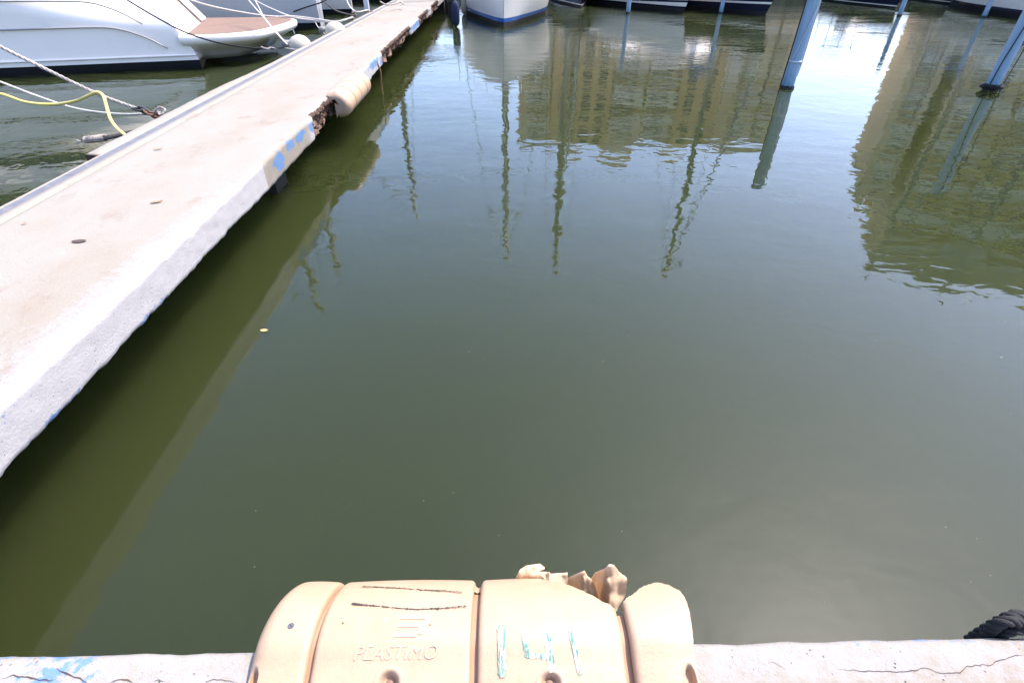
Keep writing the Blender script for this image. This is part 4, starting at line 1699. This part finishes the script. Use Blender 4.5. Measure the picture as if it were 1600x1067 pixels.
# ------------------------------------------------------------------ ropes and lines on the left
ql = 'mooring lines left of the pier'
e1 = pier_world(-3.64, P(250, 178, PZ).y, PZ - 0.02)
rope('mooring_rope', [PY(-60, 40, 6.3), PY(0, 73, 6.25), PY(75, 110, 6.2), PY(150, 146, 6.1), PY(200, 165, 6.05), PY(232, 176, 6.0)], 0.019, M['rope_grey'],
     'thick weathered rope carrying the yellow hose, upper of the left pair', 'rope', ql)
rope('mooring_rope', [PY(-60, 108, 6.6), PY(0, 128, 6.5), PY(60, 151, 6.45), PY(120, 170, 6.3), PY(180, 178, 6.15), PY(225, 178, 6.05), PY(250, 176, 6.0)], 0.012, M['rope_white'],
     'thin pale rope below the thick one, ending at the same shackle', 'rope', ql)
# chain and shackle at their end
root = thing('chain', 'short dark chain with a rope knot on the pier edge', 'chain', PY(225, 173, 6.0))
ch = [PY(u, v, 5.98) for u, v in ((215, 171), (224, 173), (233, 177), (242, 181), (250, 183))]
for i, q in enumerate(ch):
    b = MB()
    d = (ch[min(i + 1, 4)] - ch[max(i - 1, 0)]).normalized()
    sidev = Vector((0, 0, 1)) if i % 2 else d.cross(Vector((0, 0, 1))).normalized()
    lp = [q + d * 0.052 * math.cos(t) + sidev * 0.030 * math.sin(t) for t in [2 * math.pi * k / 16 for k in range(17)]]
    b.tube(lp, 0.010, 6, False)
    b.v = [p - root.location for p in b.v]
    b.obj('link', M['rust'] if i > 1 else M['black'], root, True)
b = MB()
rope_mesh(b, [PY(222, 170, 6.0), PY(235, 180, 5.97), PY(245, 172, 6.0), PY(250, 180, 5.95), PY(258, 172, 6.0), PY(248, 168, 6.0), PY(240, 176, 5.98)], 0.012)
b.v = [p - root.location for p in b.v]
b.obj('knot', M['rope_grey'], root, True)
# yellow hose
hose = [PY(-60, 138, 6.5), PY(0, 147, 6.35), PY(40, 160, 6.3), PY(80, 163.5, 6.25), PY(115, 159, 6.15), PY(140, 149, 6.05), PY(152, 144.5, 6.0), PY(161, 150, 5.9), PY(166, 165, 5.75), PY(172, 185, 5.55), PY(182, 200, 5.35), PY(196, 212, 5.2)]
b = MB()
b.tube(spline(hose, 90), 0.016, 10)
tag(b.obj('hose', M['yellow'], None, True, origin=hose[0]), 'yellow hose draped over the thick mooring rope', 'hose')
# dark lashed rope end floating by the pier
root = thing('lashed_rope', 'dark slimy rope end bound with cord, beside the yellow hose', 'rope', P(165, 214, 0.25))
for k in range(2):
    b = MB()
    rope_mesh(b, [P(128, 220 - 1, 0.15), P(150, 217 + 2 * k, 0.2), P(175, 213 + 2 * k, 0.3), P(205, 206 + 2 * k, 0.42)], 0.017)
    b.v = [p - root.location for p in b.v]
    b.obj('rope_strand', M['rope_slime'], root, True)
b = MB()
a, c = P(133, 219, 0.17), P(165, 215.5, 0.26)
d = (c - a).normalized()
s1 = d.cross(Vector((0, 0, 1))).normalized()
s2 = d.cross(s1)
b.tube([a.lerp(c, t / 120) + (s1 * math.cos(t * 0.75) + s2 * math.sin(t * 0.75)) * 0.034 for t in range(121)], 0.008, 5)
b.tube(spline([a, P(126, 222, 0.12), P(120, 219, 0.12), P(124, 223, 0.1), P(119, 224, 0.08)], 30), 0.008, 5)
b.v = [p - root.location for p in b.v]
b.obj('cord_binding', M['rope_grey'], root, True)

bf = pier_world(-3.98, P(458, 72, PZ).y, PZ)
YB = bf.y
b = MB()
b.tube(spline([PY(150, -30, 11.2), PY(198, 0, 11.1), PY(245, 28, 11.0), PY(290, 51, 11.0), PY(340, 67, 11.0), PY(390, 75, YB), PY(425, 76.5, YB), PY(452, 74, YB)], 80), 0.014, 6)
tag(b.obj('mooring_rope', M['rope_black'], None, True, origin=PY(198, 0, 11.1)), 'black line crossing in front of the yacht stern', 'rope', ql)
rope('mooring_rope', [PY(408, 74, YB), PY(418, 77, YB - .05), PY(424, 75, YB), PY(432, 77, YB), PY(445, 76, YB), PY(458, 78, YB - 0.1), PY(470, 79, YB - 0.2), PY(481, 81, YB - 0.4)], 0.017, M['rope_grey'], 'frayed knotted rope end lying on the pier edge by the cream ball', 'rope', ql)
for k, (u0, w0) in enumerate(((386, 0), (396, 1.2))):
    rope('mooring_rope', [PY(u0 - 14, -22, 13.5), PY(u0 + 2, 0, 13.0), PY(412 + w0, 28, 12.2), PY(430 + w0, 50, 11.5), PY(449, 70, YB)], 0.012, M['rope_white'],
         ('white rope running down past the teak platform to the cream ball', 'second white rope twin beside the first, down to the cream ball')[k], 'rope', ql)
rope('mooring_rope', [PY(285, -4, 12.8), PY(330, 10, 13.2), PY(380, 20, 14.0), PY(425, 26, 14.5), PY(462, 26, 14.8), PY(500, 31, 14.0), PY(525, 34, 13.4), PY(550, 28, 13.6)], 0.016, M['rope_white'], 'pale rope laid across the teak platform to the pier', 'rope', ql)
rope('mooring_rope', [PY(385, -6, 16.5), PY(420, 12, 16), PY(455, 26, 15), PY(490, 32, 14.2), PY(525, 35, 13.6), PY(552, 27, 13.7)], 0.016, M['rope_white'], 'pale rope sagging behind the platform corner', 'rope', ql)
rope('mooring_rope', [PY(455, 20, 18), PY(478, 12, 17.8), PY(505, 3, 17.6), PY(520, -8, 17.5)], 0.018, M['rope_black'], 'black rope rising in front of the grey yacht', 'rope', ql)
rope('mooring_rope', [PY(500, -4, 17), PY(512, 8, 16.5), PY(525, 17, 16), PY(540, 22, 15.2), PY(556, 25, 14.6)], 0.02, M['rope_slime'], 'dark rope dropping to the pier by the grey post', 'rope', ql)
rope('mooring_rope', [PY(540, -5, 17), PY(545, 8, 16), PY(552, 16, 15), PY(560, 19, 14.8), PY(575, 16, 15.2)], 0.014, M['rope_white'], 'white rope looped at the foot of the grey post', 'rope', ql)
rope('mooring_rope', [PY(492, 34, 14.2), PY(498, 44, 13.5), PY(508, 54, 12.9)], 0.007, M['rope_white'], 'thin white cord hanging near the farther cream ball', 'rope', ql)
rope('mooring_rope', [PY(594, 3, 17.5), PY(604, 8, 17.2), PY(615, 7, 17.4), PY(626, 4, 18), PY(630, 7, 17.5)], 0.02, M['rope_grey'], 'grey rope heaped on the pier past the post', 'rope', ql)
# post on the pier
c = P(584, 19, PZ)
root = thing('pier_post', 'square grey steel post on the left edge of the pier', 'post', pier_world(-3.55, c.y, PZ))
b = MB(); b.box((0, 0, 0.6), (0.12, 0.12, 1.2)); b.obj('post', M['galv'], root)
b = MB(); b.box((0, 0, 0.008), (0.26, 0.22, 0.016)); b.obj('base_plate', M['rust'], root)
b = MB(); b.box((0, 0, 1.21), (0.15, 0.15, 0.03)); b.obj('cap', M['galv'], root)
# iron cleat where the ropes land
c = P(556, 27, PZ)
root = thing('mooring_cleat', 'dark iron mooring cleat where the pale ropes reach the pier', 'cleat', pier_world(-3.62, c.y, PZ))
b = MB(); b.tube([(-0.02, -0.16, 0.08), (0, -0.05, 0.10), (0, 0.05, 0.10), (-0.02, 0.16, 0.08)], [0.02, 0.035, 0.035, 0.02], 8); b.obj('horn', M['black'], root, True)
b = MB(); b.box((0, 0, 0.045), (0.07, 0.1, 0.09)); b.obj('foot', M['rust'], root)

# ------------------------------------------------------------------ black rope bundle over the quay corner, bottom right
root = thing('rope_bundle', 'black tarred ropes tied below the quay edge, lower right corner', 'rope', quay_world(1.33, 0.08, 0.5))
zz = 0.50


def QP(u, v, dy):
    o = quay_local(EYE)
    d = quay_local(EYE + ray(u, v)) - o
    t = (dy - o.y) / d.y
    q = o + d * t
    return quay_world(q.x, q.y, q.z)


bun = [([(1512, 1001), (1524, 992), (1542, 981), (1556, 973), (1572, 965), (1590, 962), (1620, 966)], 0.06, 0.0135, 'rope_black'),
       ([(1530, 1004), (1545, 988), (1560, 974), (1580, 970), (1600, 975), (1630, 985)], 0.045, 0.0145, 'rope_black'),
       ([(1545, 1008), (1565, 992), (1585, 985), (1610, 984), (1640, 990)], 0.035, 0.013, 'rope_black'),
       ([(1572, 972), (1578, 960), (1590, 957), (1600, 962), (1592, 972), (1580, 976)], 0.075, 0.009, 'rope_black'),
       ([(1560, 995), (1567, 988), (1575, 984)], 0.09, 0.008, 'rope_slime')]
for px, dy, r, mt in bun:
    b = MB()
    rope_mesh(b, [QP(u, v, dy) for u, v in px], r, 3, 6, r * 5)
    b.v = [p - root.location for p in b.v]
    b.obj('rope_turn', M[mt], root, True)
for k in range(70):                          # frayed yarn ends standing off the ropes
    px, dy, r_, mt = bun[k % 4]
    t = random.random() * (len(px) - 1)
    i0 = int(t)
    u = px[i0][0] + (px[i0 + 1][0] - px[i0][0]) * (t - i0)
    v = px[i0][1] + (px[i0 + 1][1] - px[i0][1]) * (t - i0)
    q = QP(u, v, dy)
    d = Vector((random.uniform(-1, .6), random.uniform(0, 1), random.uniform(-.2, 1))).normalized()
    fr = MB() if k == 0 else fr
    L_ = random.uniform(0.006, 0.016)
    fr.tube([q, q + d * L_ * 0.6, q + d * L_ + Vector((0, 0.004, -0.004))], [0.0022, 0.0018, 0.0008], 4)
fr.v = [p - root.location for p in fr.v]
tag(fr.obj('frayed_yarn', M['rope_black'], root), kind='stuff')
b = MB()
pts = [QP(u, v, 0.085) for u, v in ((1550, 997), (1560, 991), (1566, 987))]
b.tube(spline(pts, 10), 0.007, 6)
b.v = [p - root.location for p in b.v]
b.obj('white_cord', M['rope_white'], root, True)
b = MB()
pts = [QP(u, v, 0.08) for u, v in ((1556, 1000), (1566, 992), (1578, 984))]
b.tube(spline(pts, 10), 0.012, 6)
b.v = [p - root.location for p in b.v]
b.obj('rusty_hook', M['rust'], root, True)


# ------------------------------------------------------------------ leaves
def leaf(q, L, W, rz, mat, label, curl=0.25, grp=None):
    rows = []
    for i in range(9):
        t = i / 8
        w2 = W * math.sin(math.pi * min(0.98, max(0.02, t))) ** 0.7
        rows.append([Vector(((t - 0.5) * L, w2 * s, 0.004 + curl * abs(s) * W + 0.08 * L * (t - 0.5) ** 2)) for s in (-1, -0.5, 0, 0.5, 1)])
    b = MB().grid(rows)
    o = b.obj('leaf', mat, None, True)
    o.location = q
    o.rotation_euler = (0, 0, rz)
    return tag(o, label, 'leaf', grp)


leaf(P(413, 517, 0.002), 0.048, 0.013, 0.0, M['float_leaf'], 'small orange leaf floating on the green water', 0.2)
lg = 'dry brown leaves on the pier'
leaf(P(245, 317, PZ - .002), 0.075, 0.016, 0.5, M['leaf'], 'dry brown leaf in the middle of the pier', 0.35, lg)
leaf(P(124, 378, PZ - .002), 0.085, 0.022, 0.1, M['crackfill'], 'flat greyish stain on the near part of the pier', 0.1, lg)  # a flat grey stain, built with the leaf shape
leaf(P(247, 234, PZ - .002), 0.07, 0.015, 0.4, M['leaf'], 'small brown leaf near the service channel', 0.3, lg)
leaf(P(38, 350, PZ - .002), 0.03, 0.008, 0.3, M['leaf'], 'tiny brown leaf beside the channel at the left', 0.3, lg)


b = MB()
random.seed(11)
for k in range(90):
    y = random.uniform(0.75, 9) ** 1.0
    x = random.uniform(-1.6, 1.1 * y + 0.8) if y < 4 else random.uniform(-1.9, 8)
    r_ = random.uniform(0.0012, 0.0034) * (1 if random.random() < 0.93 else 2.2)
    a0 = random.random() * 6
    b.add([Vector((x + r_ * random.uniform(.6, 1.5) * math.cos(a0 + t), y + r_ * random.uniform(.6, 1.2) * math.sin(a0 + t), 0.0015)) for t in (0, 1.3, 2.5, 3.8, 5.0)], [(0, 1, 2, 3, 4)])
tag(b.obj('glints_and_flecks', M['speck']), 'tiny pale specks for sun glints and drifting flecks on the green water', kind='stuff')  # sun glints put in as pale flat specks, along with drifting flecks

# ------------------------------------------------------------------ apartment buildings across the harbour (mirrored in the water)
def building(name, label, loc, rz, W, Dp, Hh, wall, bays, floors, balc='wall_grey'):
    root = thing(name, label, 'building', loc, rz, 'apartment blocks across the harbour')
    MB().box((W / 2, Dp / 2, Hh / 2), (W, Dp, Hh)).obj('wall', M[wall], root)
    MB().box((W / 2, Dp / 2, Hh + 0.35), (W + 0.3, Dp + 0.3, 0.7)).obj('parapet', M[balc], root)
    for fx_, wf, hf in ((0.22, 0.09, 1.5), (0.41, 0.13, 2.3), (0.66, 0.10, 1.8), (0.86, 0.07, 1.3)):
        MB().box((W * fx_, Dp * 0.4, Hh + 0.5 + hf / 2), (W * wf, Dp * 0.5, hf)).obj('roof_house', M[wall], root)
    fh = Hh / floors
    protos = {}
    for (x0, x1, kind) in bays:
        if kind == 'pier':
            MB().box(((x0 + x1) / 2, -0.6, Hh / 2 + 0.1), (x1 - x0, 1.2, Hh + 0.2)).obj('brick_bay', M['wall_brown'], root)
            if x1 - x0 > 3:
                for f in range(floors):
                    for k in (0.28, 0.72):
                        if 'bay' not in protos:
                            b = MB()
                            b.box((0, 0, 0), (0.9, 0.08, 1.2))
                            o2 = b.obj('bay_window', M['window'], root)
                            protos['bay'] = o2
                        else:
                            o2 = again(protos['bay'], root)
                        o2.location = (x0 + (x1 - x0) * k, -1.22, f * fh + 1.6)
            continue
        if kind == 'pale':
            MB().box(((x0 + x1) / 2, -0.25, Hh * 0.35), (x1 - x0, 0.5, Hh * 0.5)).obj('pale_bay', M['wall_pale'], root)
            continue
        for f in range(floors):
            z = f * fh
            key = round(x1 - x0, 2)
            if key not in protos:
                wd = x1 - x0
                b = MB()
                b.box((0, -0.75, 0.1), (wd - 0.2, 1.5, 0.2)); b.box((0, -1.45, 0.65), (wd - 0.2, 0.1, 0.9))
                b.box((-wd / 2 + 0.15, -0.75, 0.65), (0.1, 1.5, 0.9)); b.box((wd / 2 - 0.15, -0.75, 0.65), (0.1, 1.5, 0.9))
                o1 = b.obj('balcony', M[balc], root)
                b = MB()
                b.box((0, -0.03, 0), (wd * 0.6, 0.08, 1.9))
                o2 = b.obj('window', M['window'], root)
                b = MB()
                b.box((0, -0.09, 0.55), (wd * 0.6, 0.04, 0.8))
                o3 = b.obj('shutter', M['shutter'], o2)
                protos[key] = (o1, o2, o3)
                o1.location = ((x0 + x1) / 2, 0, z); o2.location = ((x0 + x1) / 2, 0, z + 1.25)
            else:
                o1, o2, o3 = protos[key]
                again(o1, root, ((x0 + x1) / 2, 0, z))
                c = again(o2, root, ((x0 + x1) / 2, 0, z + 1.25))
                again(o3, c)
    return root


building('apartment_building', 'long low apartment block with brown brick bays across the harbour', (0.6, 58, 0.9), 0, 27.0, 14, 13.6, 'wall_tan',
         [(0.3, 3.2, 'b'), (3.2, 5.0, 'pier'), (5.0, 5.7, 'b'), (5.7, 9.2, 'pier'), (9.2, 12.6, 'b'), (12.6, 16.0, 'b'), (16.0, 20.2, 'pier'), (20.2, 22.0, 'pale'), (22.0, 24.4, 'b'), (24.4, 26.8, 'b')], 5)
a = Vector((32.7, 42.1)); c = Vector((42.5, 37.1))
rz = math.atan2(c.y - a.y, c.x - a.x)
building('apartment_building', 'tall tan brick apartment tower at the right across the harbour', (34.2, 44.2, 0.9), rz, 40.0, 16, 20.5, 'wall_tan',
         [(0.2 + 3.9 * k, 4.0 + 3.9 * k, 'b') for k in range(10)], 7)
building('apartment_building', 'narrow tan brick wing beside the tall apartment tower', (31.6, 46.3, 0.9), rz, 2.4, 14, 14.2, 'wall_tan', [(0.3, 2.2, 'b')], 5)
